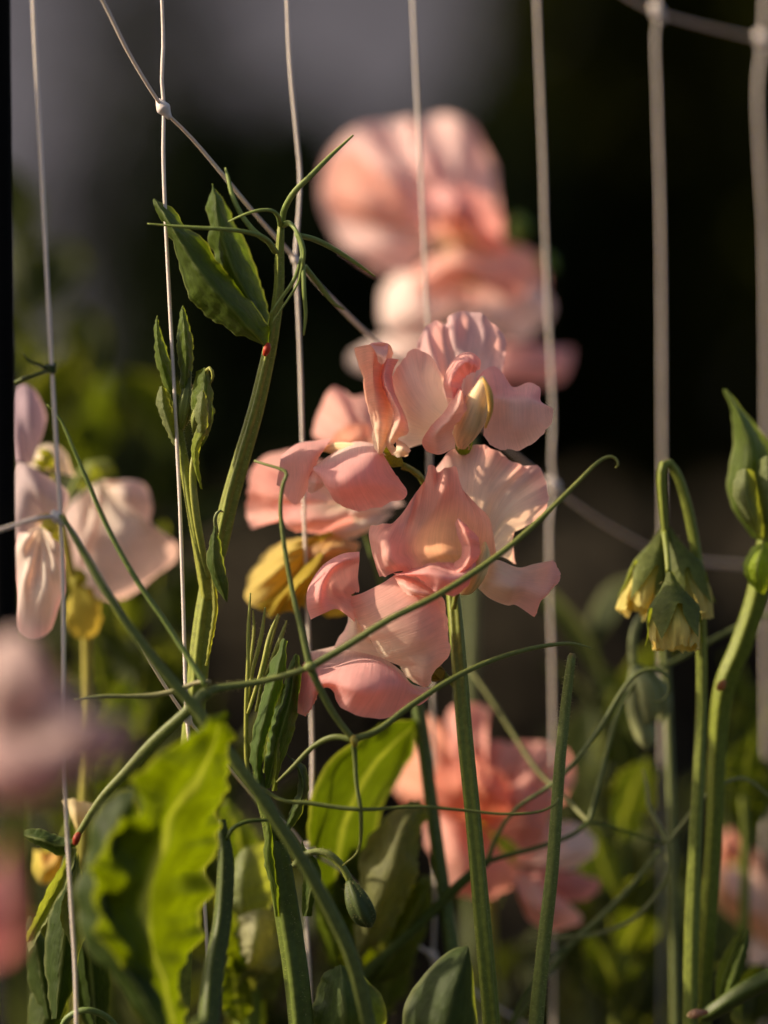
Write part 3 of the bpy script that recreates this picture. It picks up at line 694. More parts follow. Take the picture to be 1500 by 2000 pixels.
for q, ww in [
    ([(551, 436, .2), (556, 408, -.1), (575, 375, -.4), (605, 345, -.5), (645, 305, -.4), (690, 264, -.2)], [12, 11, 10, 9, 7, 3]),
    ([(548, 440, .2), (543, 422, -.3), (530, 411, -.6), (505, 411, -.7), (475, 420, -.7), (446, 433, -.6)], [11, 9, 8, 7, 6, 3]),
    ([(538, 492, .2), (520, 468, -.4), (490, 455, -.7), (440, 448, -.9), (370, 444, -.9), (288, 437, -.8)], [12, 11, 10, 9, 8, 3]),
    ([(520, 470, .6), (495, 450, .7), (472, 420, .8), (455, 385, .9), (446, 350, 1.0), (440, 328, 1.1)], [10, 10, 9, 9, 7, 3]),
    ([(552, 440, .2), (565, 436, -.2), (578, 450, -.5), (588, 470, -.6), (594, 495, -.6), (588, 530, -.5), (578, 560, -.4), (530, 632, -.4)], [10, 10, 9, 9, 8, 7, 6, 3]),
    ([(578, 455, -.3), (588, 480, -.4), (592, 520, -.5), (594, 570, -.6), (597, 615, -.5), (593, 655, -.4)], [8, 8, 8, 8, 7, 3]),
    ([(590, 500, -.2), (575, 545, -.1), (548, 585, .0), (526, 615, .0)], [7, 7, 6, 3]),
    ([(585, 460, -.1), (615, 468, .2), (650, 485, .4), (690, 510, .5), (733, 540, .6)], [10, 10, 9, 7, 3]),
    ([(595, 520, .5), (625, 558, .8), (650, 590, 1.0), (672, 605, 1.2)], [10, 9, 7, 3])]:
    tube('tendril', q, ww, S1, col=TN, col2=(.20, .25, .06), sides=10, ridges=2, ramp=.15)
# side shoot with young buds, on the same stem
ps = [(342, 770, .6), (351, 850, .5), (366, 940, .4), (380, 1020, .4), (396, 1110, .6), (404, 1170, .8)]
tube('side_stem', ps, [12, 17, 20, 22, 24, 20], S1, ridges=4, ramp=.15, sides=18, col=G_STEM, col2=G_LIGHT)
hairs(ps, [12, 17, 20, 22, 24, 20], S1, 350, 6, 12)
ps = [(392, 850, .4), (381, 885, .3), (376, 930, .2), (382, 1000, .2), (396, 1080, .4), (408, 1130, .6)]
tube('side_stem', ps, [9, 12, 14, 15, 14, 12], S1, ridges=3, sides=14, col=G_LIGHT, col2=G_LIGHT)
leaf([(306, 618, .5), (300, 660, .6), (304, 700, .7), (318, 745, .6), (340, 790, .5)], [(306, 616, .4), (308, 665, .1), (316, 710, 0), (328, 750, .2), (342, 790, .4)],
     [(307, 618, .6), (320, 665, .8), (334, 710, .7), (340, 750, .6), (346, 788, .5)], S1, c=G_LEAF, seed=4, ruffle=(.3, 6))
leaf([(355, 598, .6), (346, 640, .7), (347, 690, .6), (352, 740, .6), (356, 775, .5)], [(356, 596, .5), (360, 640, .0), (364, 690, -.1), (362, 740, .1), (360, 775, .4)],
     [(357, 598, .7), (372, 640, .8), (378, 690, .7), (374, 740, .6), (364, 775, .5)], S1, c=G_LEAF, seed=5, ruffle=(.3, 6))
for (b, t, ww, sd) in [((352, 850, .6), (372, 725, .4), 24, 1), ((380, 850, .3), (398, 775, -.2), 24, 4), ((360, 830, .5), (383, 750, .9), 26, 5)]:
    bp_ = [b, tuple(np.array(b) * .55 + np.array(t) * .45 + np.array((rng.uniform(-3, 3), 0, -.2))), t]
    bo = tube('bud', bp_, [8, ww, 4], S1, mat=M_BUD, col=G_STEM, col2=G_GREY, sides=20, ridges=5, ramp=.16)
    hairs(bp_, [8, ww, 4], bo, 120, 6, 30 + sd)
leaf([(310, 756, .5), (305, 790, .6), (320, 830, .5), (342, 870, .5)], [(316, 754, .2), (320, 798, .0), (332, 835, .1), (346, 870, .4)], [(324, 760, .5), (337, 800, .6), (343, 835, .5), (349, 868, .5)], S1, c=G_GREY, seed=33, ruffle=(.5, 6), nu=26, nv=13)
leaf([(384, 726, .2), (372, 780, .1), (376, 822, .2), (384, 868, .3)], [(400, 718, -.1), (399, 780, -.4), (398, 825, -.3), (389, 870, .2)], [(408, 728, .2), (418, 785, .3), (412, 838, .2), (396, 873, .3)], S1, c=G_LEAF, seed=34, ruffle=(.5, 6), nu=30, nv=15)
leaf([(388, 770, -.4), (380, 800, -.4), (384, 830, -.3), (388, 860, .0)], [(396, 762, -.6), (393, 800, -.8), (394, 832, -.6), (391, 862, -.1)], [(402, 770, -.4), (408, 800, -.3), (404, 836, -.3), (395, 864, .0)], S1, c=G_GREY, seed=35, ruffle=(.3, 6), nu=24, nv=11)
tube('tendril', [(398, 740, 0), (404, 722, -.1), (412, 720, -.2), (416, 735, -.2), (410, 750, -.1)], [9, 8, 7, 6, 3], S1, col=G_LIGHT)
leaf([(398, 800, .0), (388, 830, -.1), (374, 865, .0), (378, 905, .1), (392, 955, .2)], [(406, 820, -.1), (396, 845, -.4), (382, 875, -.4), (383, 915, -.2), (393, 955, .1)],
     [(414, 830, .2), (404, 850, .1), (390, 880, .1), (390, 915, .1), (396, 956, .2)], S1, c=G_LEAFY, seed=6, ruffle=(.2, 5), nu=26, nv=11)
leaf([(417, 1030, -.1), (408, 1070, .0), (405, 1105, .1), (418, 1140, .1), (440, 1176, .0)], [(420, 1028, -.3), (417, 1070, -.5), (418, 1105, -.5), (428, 1140, -.3), (442, 1176, -.1)],
     [(422, 1030, .0), (432, 1070, .1), (440, 1105, .1), (446, 1140, .0), (444, 1174, .0)], S1, c=G_LEAFD, seed=7, ruffle=(.3, 5), nu=30, nv=13)
tube('tendril', [(424, 1040, 0), (420, 1015, -.2), (427, 998, -.3), (436, 1000, -.2)], [8, 8, 6, 3], S1, col=G_GREY)
leaf([(412, 1130, .4), (414, 1180, .4), (410, 1230, .3), (400, 1300, .4)], [(416, 1130, .3), (420, 1180, .2), (414, 1235, .1), (402, 1300, .3)], [(420, 1130, .5), (426, 1180, .5), (418, 1240, .4), (404, 1300, .5)], S1, name='stem_wing', c=G_LIGHT, seed=8, ruffle=(.2, 5), nu=24, nv=9)

# ------------------------------------------------------------------ young leaf bundle on a thick winged stem
S3 = thing('leafy_shoot', 'thick winged stem topped by upright needle tendrils and tightly folded young leaves', 'shoot', empty_base(600, 0))
p = [(500, 1480, .2), (508, 1540, .2), (528, 1600, .3), (545, 1680, .4), (560, 1780, .4), (578, 1900, .3), (592, 2040, .2)]
w_ = [16, 22, 32, 40, 44, 44, 44]
tube('stem', p, w_, S3, ground=True, ridges=4, ramp=.2, sides=26, col=(.085, .115, .018), col2=(.09, .12, .018))
hairs(p, w_, S3, 500, 6, 15)
for k, (q, ww) in enumerate([
    ([(489, 1158, .3), (485, 1230, .2), (484, 1303, .1), (481, 1377, .1), (482, 1491, .2), (496, 1530, .3)], [3, 7, 7, 8, 8, 8]),
    ([(494, 1192, .7), (496, 1231, .6), (490, 1290, .5), (484, 1350, .4)], [3, 6, 6, 5]),
    ([(518, 1186, .4), (510, 1244, .3), (493, 1312, .2), (485, 1370, .2)], [3, 8, 7, 6]),
    ([(543, 1199, .3), (526, 1244, .1), (510, 1312, .0), (484, 1394, .0)], [3, 8, 8, 6]),
    ([(546, 1202, .6), (530, 1250, .5), (512, 1330, .4), (500, 1390, .4)], [3, 7, 7, 6]),
    ([(560, 1212, .4), (548, 1247, .2), (534, 1282, .2), (520, 1320, .2)], [3, 9, 8, 6])]):
    tube('tendril', q, ww, S3, col=G_LIGHT, col2=G_LIGHT, sides=8, ridges=2)
    hairs(q, ww, S3, 60, 5, 40 + k)
leaf([(553, 1246, -.1), (526, 1306, .0), (510, 1358, -.1), (494, 1426, .0), (488, 1475, .1), (500, 1530, .2)], [(556, 1248, -.5), (542, 1310, -.8), (526, 1368, -.8), (510, 1432, -.7), (502, 1480, -.5), (506, 1532, 0)],
     [(560, 1252, .0), (556, 1320, .1), (538, 1384, .1), (522, 1442, .1), (512, 1490, .2), (512, 1532, .2)], S3, c=(.075, .12, .03), seed=9, ruffle=(.6, 12), nu=50, nv=19)
leaf([(578, 1276, .3), (562, 1306, .3), (552, 1340, .4), (526, 1410, .4), (520, 1470, .3), (516, 1540, .2)], [(580, 1278, .1), (574, 1320, -.1), (566, 1370, -.2), (550, 1425, -.2), (536, 1480, 0), (522, 1540, .1)],
     [(583, 1280, .5), (589, 1310, .6), (586, 1360, .6), (575, 1425, .5), (556, 1480, .4), (528, 1540, .3)], S3, c=(.085, .14, .025), seed=10, ruffle=(.6, 12), nu=50, nv=19)
leaf([(542, 1330, .6), (528, 1385, .6), (518, 1440, .5), (512, 1510, .4)], [(552, 1335, .3), (546, 1390, .2), (534, 1445, .2), (518, 1510, .3)], [(560, 1340, .7), (558, 1400, .7), (545, 1450, .6), (524, 1510, .4)], S3, c=G_LEAFY, seed=31, ruffle=(.4, 8), nu=36, nv=13)
leaf([(542, 1440, -.2), (536, 1470, -.3), (534, 1500, -.2), (530, 1545, 0)], [(544, 1440, -.4), (541, 1470, -.6), (540, 1500, -.5), (535, 1545, -.2)], [(546, 1440, -.2), (546, 1470, -.2), (545, 1500, -.2), (540, 1545, 0)], S3, c=G_LEAFY, seed=11, ruffle=(.1, 4), nu=22, nv=9)
leaf([(560, 1470, .2), (578, 1500, .3), (580, 1540, .2), (560, 1600, .2), (540, 1640, .2)], [(562, 1475, .0), (585, 1505, -.3), (592, 1545, -.4), (570, 1600, -.3), (543, 1640, .0)],
     [(566, 1478, .3), (598, 1500, .4), (602, 1550, .4), (584, 1600, .4), (548, 1642, .3)], S3, c=G_LEAFD, seed=12, ruffle=(.5, 6), nu=30, nv=13)
leaf([(505, 1570, .1), (520, 1620, .0), (514, 1680, .1), (528, 1730, .0), (538, 1790, .2)], [(512, 1570, .1), (526, 1620, -.1), (524, 1680, -.1), (536, 1730, -.1), (542, 1790, .2)], [(518, 1570, .2), (534, 1620, .2), (536, 1680, .2), (544, 1730, .2), (548, 1790, .3)],
     S3, name='stem_wing', c=G_LEAF, seed=13, ruffle=(.5, 7), nu=36, nv=9)
leaf([(620, 1680, -.3), (628, 1710, -.3), (618, 1745, -.2), (608, 1790, 0)], [(600, 1660, -.2), (610, 1710, -.4), (604, 1750, -.3), (598, 1790, -.1)], [(588, 1640, .0), (592, 1710, .0), (590, 1750, .1), (590, 1790, .1)], S3, c=G_LEAFD, seed=14, ruffle=(.4, 6), nu=26, nv=11)
# drooping bud on its curved stalk
q = [(575, 1690, -.1), (592, 1672, -.3), (620, 1663, -.4), (645, 1670, -.5), (668, 1692, -.5), (684, 1722, -.5)]
tube('bud_stalk', q, [13, 14, 14, 14, 14, 14], S3, col=G_GREY, col2=G_STEM, sides=12); hairs(q, 14, S3, 160, 6, 51)
q = [(683, 1720, -.5), (690, 1740, -.6), (702, 1768, -.7), (716, 1795, -.6), (725, 1812, -.5)]
bo = tube('bud', q, [14, 32, 46, 38, 2], S3, mat=M_BUD, col=(.055, .075, .02), col2=(.05, .07, .022), sides=30, ridges=5, ramp=.14); hairs(q, [14, 32, 46, 38, 2], bo, 260, 7, 52)

# ------------------------------------------------------------------ climbing tendril stem in front
S2 = thing('climbing_vine', 'long dark green tendril stem branching and crossing in front of the salmon flowers', 'tendril', empty_base(730, -2))
TC = (.10, .125, .03)
def TB(q, ww, **k): return tube('tendril', q, [v * (.85 - .2 * i / len(ww)) for i, v in enumerate(ww)], S2, col=k.pop('col', TC), col2=k.pop('col2', (.14, .16, .04)), sides=12, ridges=2, ramp=.12, **k)
petiole = [(118, 1005, -2.4), (160, 1075, -2.6), (200, 1145, -2.8), (250, 1220, -2.9), (310, 1300, -2.9), (380, 1382, -2.9), (450, 1475, -3.0), (520, 1572, -3.0), (590, 1680, -3.0), (650, 1790, -2.9), (690, 1880, -2.8), (722, 2010, -2.6)]
tube('petiole', petiole, [9, 13, 15, 17, 20, 22, 24, 25, 25, 26, 27, 28], S2, ground=True, ridges=3, ramp=.14, sides=20, col=TC, col2=(.10, .125, .03))
J = (402, 1352, -2.0)
TB([(375, 1385, -2.6), (388, 1365, -2.2), J, (430, 1344, -1.8), (500, 1333, -1.6), (560, 1318, -1.6), (606, 1303, -1.7)], [24, 26, 26, 22, 19, 18, 18])
hairs([J, (430, 1344, -1.8), (500, 1333, -1.6), (560, 1318, -1.6), (606, 1303, -1.7)], [26, 22, 19, 18, 18], S2, 200, 4, 61)
tube('tendril', [(92, 790, -1.4), (118, 820, -1.4), (145, 880, -1.5), (175, 950, -1.5), (215, 1040, -1.5), (265, 1130, -1.6), (320, 1210, -1.7), (360, 1272, -1.8), (402, 1338, -2.0)], [3, 5, 7, 9, 10, 11, 11, 12, 12], S2, col=(.14, .19, .05), sides=12)
tube('tendril', [(410, 1332, -1.9), (385, 1333, -1.6), (345, 1348, -1.4), (300, 1358, -1.3), (250, 1360, -1.3), (200, 1360, -1.3), (146, 1366, -1.3)], [9, 9, 11, 11, 9, 8, 3], S2, col=(.25, .22, .11), col2=TC, sides=10)
TB([(408, 1350, -2.1), (360, 1395, -1.9), (300, 1450, -1.6), (245, 1510, -1.3), (196, 1563, -1.1), (150, 1634, -.9)], [22, 24, 26, 24, 20, 16])
K1 = (606, 1303, -1.8)
TB([K1, (590, 1235, -1.7), (570, 1150, -1.5), (556, 1070, -1.4), (548, 1000, -1.3), (552, 950, -1.3), (560, 925, -1.3), (545, 915, -1.2), (515, 906, -1.0), (497, 900, -.8)], [17, 14, 12, 11, 10, 10, 9, 8, 7, 6])
TB([K1, (680, 1260, -1.9), (760, 1210, -2.0), (850, 1165, -2.0), (930, 1115, -1.8), (1010, 1055, -1.6), (1080, 990, -1.4), (1130, 940, -1.3), (1165, 905, -1.2), (1188, 892, -1.1), (1203, 896, -1.1), (1207, 908, -1.1), (1202, 914, -1.1)], [16, 15, 15, 14, 14, 13, 12, 10, 9, 8, 7, 6, 4], col2=(.19, .21, .05))
TB([K1, (625, 1345, -1.7), (652, 1395, -1.6), (690, 1445, -1.5)], [18, 17, 17, 16])
tube('node', [(598, 1302, -1.8), (606, 1303, -1.9), (615, 1302, -1.8)], [12, 22, 12], S2, col=(.16, .19, .05), sides=12)
K2 = (690, 1445, -1.5)
TB([K2, (740, 1425, -1.5), (800, 1380, -1.4), (880, 1328, -1.2), (960, 1290, -.9), (1040, 1266, -.6), (1110, 1257, -.3), (1157, 1266, -.2)], [16, 14, 14, 13, 12, 11, 9, 3])
TB([K2, (650, 1440, -1.3), (610, 1460, -1.0), (570, 1500, -.8), (540, 1528, -.6)], [14, 13, 12, 10, 5])
TB([K2, (693, 1480, -1.4), (696, 1530, -1.4), (704, 1580, -1.4), (705, 1630, -1.2), (698, 1665, -1.0), (670, 1690, -.8)], [13, 11, 10, 11, 9, 6, 3])
K3 = (704, 1581, -1.4)
TB([K3, (740, 1580, -1.4), (820, 1576, -1.3), (900, 1582, -1.2), (980, 1590, -1.1), (1050, 1586, -1.0), (1085, 1570, -1.0), (1090, 1558, -.9)], [9, 8, 8, 7, 7, 7, 6, 4])
TB([K3, (660, 1577, -1.3), (600, 1568, -1.2), (556, 1564, -1.1), (520, 1545, -1.0), (450, 1492, -1.3), (430, 1475, -2.2)], [10, 10, 10, 9, 9, 9, 9])
tube('node', [(690, 1438, -1.5), (692, 1447, -1.6), (694, 1456, -1.5)], [10, 17, 10], S2, col=(.28, .24, .04), sides=10)
# node with folded leaves at the left end of the petiole branch
tube('node', [(156, 1626, -.9), (150, 1637, -1.0), (147, 1648, -.9)], [10, 16, 10], S2, col=(.25, .03, .015), sides=10)
leaf([(45, 1622, -.2), (80, 1618, -.3), (115, 1632, -.4), (148, 1640, -.8)], [(46, 1632, -.5), (80, 1640, -.9), (115, 1652, -.9), (148, 1645, -.9)], [(48, 1638, -.2), (80, 1655, -.3), (120, 1672, -.5), (147, 1652, -.8)], S2, c=G_LEAFD, seed=15, ruffle=(.2, 5), nu=30, nv=13)
leaf([(52, 1825, -.6), (75, 1775, -.8), (105, 1715, -.9), (140, 1655, -.9)], [(53, 1842, -.2), (80, 1790, -.3), (115, 1725, -.5), (146, 1655, -.9)], [(55, 1862, -.6), (90, 1800, -.9), (128, 1730, -1.0), (150, 1658, -.9)], S2, c=G_GREY, seed=16, ruffle=(.3, 7), nu=36, nv=13)
leaf([(150, 1700, -.6), (125, 1750, -.6), (118, 1800, -.5), (140, 1850, -.4)], [(152, 1665, -.8), (146, 1740, -.9), (142, 1800, -.8), (146, 1860, -.5)], [(156, 1690, -.6), (170, 1750, -.4), (172, 1810, -.3), (152, 1870, -.4)], S2, c=G_GREY, seed=17, ruffle=(.3, 7), nu=30, nv=13)
for k, (x0, y0, x1, y1, wd, d_) in enumerate([(140, 1660, 110, 1990, 70, .8), (160, 1700, 190, 2040, 80, 1.4), (60, 1790, 95, 1990, 60, 1.8), (120, 1860, 60, 2100, 80, 2.2)]):
    n_ = 6; L_, M_, R_ = [], [], []
    for i in range(n_):
        t = i / (n_ - 1); hw = wd * .5 * math.sin(math.pi * (0.04 + .92 * t)) ** .7
        x = x0 + (x1 - x0) * t; y = y0 + (y1 - y0) * t
        L_.append((x - hw, y, d_ + .3)); M_.append((x, y, d_ - .4)); R_.append((x + hw, y + 6, d_ + .3))
    leaf(L_, M_, R_, S2, c=(.035, .058, .010), seed=60 + k, ruffle=(.6, 7), nu=32, nv=13)
tube('tendril', [(118, 2040, -.5), (124, 2000, -.6), (142, 1981, -.7), (168, 1973, -.8), (196, 1980, -.7), (222, 2000, -.5), (240, 2040, -.3)], 13, S2, col=(.12, .17, .05))

S14 = thing('tendril_knot', 'short dark tendril wound in a knot round the net strand beside the stake', 'tendril', P((99, 720, -2.2)))
kn = []
for k in range(22):
    a = k / 21 * 2 * math.pi * 3.2; kn.append((99 + 9 * math.cos(a), 712 + 16 * k / 21, -2.2 + .11 * math.sin(a)))
tube('coil', kn, 7, S14, col=(.04, .055, .012), sides=8, step=.0003)
tube('tendril', [(92, 722, -2.2), (78, 712, -2.4), (58, 706, -2.6), (42, 690, -2.7)], [7, 7, 6, 3], S14, col=(.05, .065, .012), sides=8)
tube('tendril', [(94, 724, -2.2), (70, 732, -2.1), (45, 740, -1.9), (20, 752, -1.0)], [8, 8, 8, 7], S14, col=(.06, .075, .015), sides=8)

# ------------------------------------------------------------------ cut flower stalk
S4 = thing('bare_stalk', 'single bare hairy stalk ending blunt with no flower on it', 'stalk', empty_base(1040, .5))
p = [(1117, 1280, .3), (1110, 1330, .3), (1102, 1400, .3), (1094, 1480, .2), (1088, 1560, .2), (1078, 1700, .2), (1062, 1840, .3), (1048, 1980, .4), (1044, 2040, .4)]
tube('stalk', p, [15, 18, 20, 21, 22, 24, 26, 28, 28], S4, ground=True, ridges=5, ramp=.10, sides=18, col=(.16, .19, .045), col2=(.11, .15, .025))
hairs(p, [15, 18, 20, 21, 22, 24, 26, 28, 28], S4, 900, 7, 21)
tube('cut_end', [(1118, 1276, .3), (1117, 1284, .3)], [11, 16], S4, col=(.22, .17, .06), sides=12)

# ------------------------------------------------------------------ drooping bud stem
S5 = thing('bud_stem', 'hooked green stem with three nodding buds showing yellowish petals', 'flower bud', empty_base(1345, 2.5))
p = [(1300, 1048, 2.4), (1295, 985, 2.3), (1292, 930, 2.2), (1296, 906, 2.2), (1308, 905, 2.3), (1326, 935, 2.4), (1345, 1000, 2.5), (1360, 1080, 2.6), (1367, 1150, 2.6), (1370, 1250, 2.6), (1370, 1380, 2.6), (1364, 1520, 2.5), (1356, 1680, 2.5), (1350, 1850, 2.5), (1348, 2030, 2.5)]
w_ = [14, 15, 16, 16, 16, 17, 19, 19, 19, 19, 20, 22, 25, 27, 27]
tube('stem', p, w_, S5, ground=True, ridges=4, ramp=.12, sides=18, col=G_STEM, col2=(.20, .26, .05)); hairs(p[:10], w_[:10], S5, 300, 5, 22)
def big_bud(base, tip, wd, seed):
    b = calyx(base, tip, wd, S5, name='bud', col=(.15, .18, .05), seed=seed, flare=1.25, cone=True)
    r = random.Random(seed)
    b0, t0 = P(base), P(tip); ax = t0 - b0; L = np.linalg.norm(ax); ax /= L
    n1 = np.cross(ax, (.2, 1, .1)); n1 /= np.linalg.norm(n1); n2 = np.cross(ax, n1); R = .5 * wd * scl(base[2])
    # crumpled petals hanging out of the calyx as an open ragged skirt
    for k in range(4):
        a0 = k * math.pi / 2 + r.uniform(-.3, .3); rows = []
        for (q, rr) in ((.30, .40), (.55, .72), (.85, .86), (1.0 + r.uniform(.02, .14), .80 + r.uniform(-.1, .15))):
            rows.append([b0 + ax * L * (q + r.uniform(-.03, .03) * q) + (n1 * math.cos(a0 + g) + n2 * math.sin(a0 + g)) * R * rr * (1 + r.uniform(-.12, .12)) for g in np.linspace(-1.0, 1.0, 7)])
        loft3('folded_petal', rows, M_PETAL, b, nu=26, nv=16, ruffle=(.7, 6), seed=seed * 9 + k, c_in=(.34, .36, .06), c_out=(.74, .66, .20), vmix=(.2, .9), frill=.6)
    hairs([tuple(np.array(base) * (1 - q) + np.array(tip) * q) for q in (.1, .4, .7, 1.0)], [wd * .3, wd * .7, wd * .95, wd * .9], b, 200, 7, 70 + seed)
    return b
big_bud((1297, 1028, 2.6), (1246, 1182, 2.2), 78, 1)
big_bud((1306, 1032, 2.4), (1356, 1190, 2.2), 88, 2)
big_bud((1308, 1118, 1.4), (1320, 1256, 1.0), 108, 3)
tube('bud_stalk', [(1298, 1040, 2.3), (1303, 1080, 1.9), (1306, 1118, 1.6)], 12, S5, col=G_STEM)

# ------------------------------------------------------------------ right hand shoot
S6 = thing('leafy_shoot', 'stout shoot with pointed folded leaf tip rising beside the nodding buds', 'shoot', empty_base(1385, 3))
p = [(1500, 1030, 3.2), (1488, 1110, 3.2), (1474, 1180, 3.2), (1446, 1265, 3.2), (1415, 1340, 3.2), (1402, 1440, 3.2), (1396, 1600, 3.1), (1385, 1780, 3.0), (1375, 1930, 3), (1372, 2040, 3)]
w_ = [28, 34, 37, 38, 36, 32, 30, 30, 30, 30]
tube('stem', p, w_, S6, ground=True, ridges=4, ramp=.15, sides=24, col=(.14, .17, .014), col2=(.09, .12, .018)); hairs(p, w_, S6, 300, 5, 23)
leaf([(1412, 760, 3.0), (1424, 800, 3.2), (1432, 855, 3.2), (1424, 910, 3.1), (1420, 955, 3.1), (1436, 1005, 3.0), (1470, 1050, 3.1)], [(1416, 760, 2.8), (1444, 810, 2.5), (1466, 870, 2.3), (1465, 930, 2.2), (1462, 985, 2.4), (1474, 1020, 2.7), (1485, 1055, 3.0)],
     [(1420, 762, 3.2), (1452, 800, 3.6), (1492, 850, 3.7), (1528, 900, 3.7), (1530, 960, 3.6), (1518, 1010, 3.4), (1495, 1055, 3.2)], S6, c=(.085, .12, .02), seed=18, ruffle=(.4, 6))
leaf([(1440, 920, 2.2), (1432, 960, 2.1), (1450, 1010, 2.2), (1480, 1050, 2.7)], [(1456, 915, 1.8), (1456, 960, 1.6), (1470, 1010, 1.8), (1488, 1050, 2.6)], [(1470, 920, 2.2), (1484, 965, 2.3), (1490, 1010, 2.4), (1494, 1050, 2.8)], S6, c=G_GREY, seed=19, ruffle=(.4, 6), nu=28, nv=13)
leaf([(1480, 900, 2.4), (1476, 950, 2.3), (1484, 1000, 2.4), (1494, 1050, 2.8)], [(1500, 890, 2.0), (1502, 950, 1.8), (1500, 1000, 2.0), (1498, 1050, 2.6)], [(1520, 900, 2.4), (1528, 950, 2.5), (1518, 1000, 2.5), (1502, 1050, 2.8)], S6, c=G_GREY, seed=20, ruffle=(.4, 6), nu=28, nv=13)
leaf([(1468, 1070, 2.6), (1452, 1100, 2.5), (1460, 1135, 2.5), (1478, 1155, 2.7)], [(1490, 1060, 2.2), (1480, 1100, 1.8), (1482, 1135, 2.0), (1486, 1158, 2.6)], [(1520, 1060, 2.6), (1512, 1105, 2.5), (1502, 1140, 2.6), (1492, 1160, 2.8)], S6, c=(.20, .27, .02), seed=21, ruffle=(.3, 5), nu=28, nv=13)
tube('node', [(1414, 1330, 2.7), (1408, 1340, 2.6), (1402, 1346, 2.7)], [10, 18, 8], S6, col=(.40, .14, .04), sides=10)
tube('node', [(1344, 1984, 1.9), (1362, 1979, 1.6), (1380, 1977, 1.8)], [6, 20, 8], S6, col=(.40, .30, .18), col2=(.32, .05, .02), sides=12, lump=.5)
tube('side_stem', [(1376, 1985, 2.4), (1405, 1968, 2.2), (1450, 1938, 2.1), (1510, 1908, 2.0), (1600, 1870, 2.0)], [26, 30, 34, 36, 36], S6, col=(.06, .085, .015), sides=16, ridges=4)
leaf([(1462, 1812, 2.6), (1440, 1850, 2.6), (1424, 1900, 2.4), (1412, 1955, 2.3)], [(1462, 1820, 2.4), (1450, 1860, 2.2), (1434, 1910, 2.1), (1415, 1955, 2.2)], [(1464, 1815, 2.8), (1462, 1860, 2.7), (1446, 1910, 2.5), (1420, 1955, 2.4)], S6, c=G_LEAF, seed=22, ruffle=(.2, 5), nu=28, nv=11)
leaf([(1452, 1806, 2.9), (1420, 1850, 2.9), (1400, 1900, 2.7), (1396, 1960, 2.5)], [(1452, 1808, 2.7), (1432, 1860, 2.5), (1414, 1910, 2.4), (1402, 1960, 2.4)], [(1454, 1808, 3), (1442, 1860, 2.9), (1428, 1910, 2.7), (1410, 1960, 2.5)], S6, c=G_LEAFY, seed=23, ruffle=(.2, 5), nu=28, nv=11)

# ------------------------------------------------------------------ softer tendrils on the right
S7 = thing('climbing_vine', 'pale curling tendril stem crossing the coral flower and the bare stalk', 'tendril', empty_base(700, 4))
TP = (.13, .16, .05)
def T7(q, ww, col=TP): return tube('tendril', q, [v * .72 for v in ww], S7, col=col, col2=col, sides=10)
K4 = (952, 1682, 3.2)
tube('petiole', [K4, (900, 1725, 3.4), (840, 1785, 3.6), (770, 1850, 3.8), (715, 1900, 4.0), (690, 1950, 4.2), (680, 2040, 4.4)], [17, 20, 21, 22, 22, 23, 24], S7, ground=True, col=G_DARK, sides=14)
T7([K4, (1000, 1668, 3.2), (1060, 1652, 3.2), (1115, 1632, 3.2), (1150, 1606, 3.3)], [15, 14, 13, 13, 13], G_DARK)
T7([K4, (972, 1630, 3.0), (1010, 1578, 2.8), (1090, 1522, 2.6), (1160, 1440, 2.6), (1215, 1350, 2.6), (1245, 1316, 2.6), (1280, 1308, 2.6), (1304, 1325, 2.6), (1306, 1352, 2.6), (1292, 1370, 2.6), (1274, 1370, 2.6)], [14, 12, 11, 12, 13, 13, 12, 10, 9, 8, 7, 4])
T7([(1150, 1606, 3.3), (1165, 1550, 3.5), (1182, 1480, 3.7), (1205, 1400, 4.0), (1245, 1330, 4.4), (1320, 1290, 4.8), (1440, 1225, 5.0), (1560, 1180, 5.0)], [12, 12, 11, 11, 12, 13, 12, 12])
T7([(1150, 1606, 3.3), (1110, 1565, 3.9), (1050, 1505, 4.6), (1000, 1430, 5.2), (955, 1360, 5.6), (915, 1305, 6.0)], [13, 12, 12, 11, 11, 8], (.20, .21, .08))
K5 = (1303, 1648, 3.6)
T7([K5, (1288, 1615, 3.7), (1268, 1575, 3.8), (1264, 1540, 3.9), (1256, 1502, 4.0)], [13, 13, 12, 10, 5], (.24, .25, .10))
T7([K5, (1330, 1615, 3.5), (1356, 1580, 3.3), (1390, 1545, 3.2), (1450, 1520, 3.4), (1510, 1560, 3.5)], [13, 12, 11, 9, 8, 6], (.20, .22, .09))
T7([K5, (1304, 1700, 3.7), (1280, 1750, 3.8), (1230, 1800, 4.0), (1160, 1825, 4.2), (1090, 1832, 4.4), (1030, 1838, 4.6)], [13, 12, 11, 11, 10, 9, 5], (.20, .22, .09))
T7([K5, (1240, 1630, 3.6), (1195, 1615, 3.5), (1150, 1606, 3.3)], [8, 8, 8, 9], G_DARK)
T7([(1290, 1660, 3.7), (1230, 1735, 4.0), (1170, 1795, 4.2), (1110, 1850, 4.4), (1060, 1915, 4.4), (1010, 1990, 4.6), (960, 2060, 5)], [11, 15, 17, 18, 17, 16, 16])
T7([(1110, 1850, 4.4), (1075, 1870, 4.0), (1040, 1920, 3.8), (1010, 1970, 3.8), (985, 2040, 4)], [10, 10, 10, 9, 8], G_DARK)
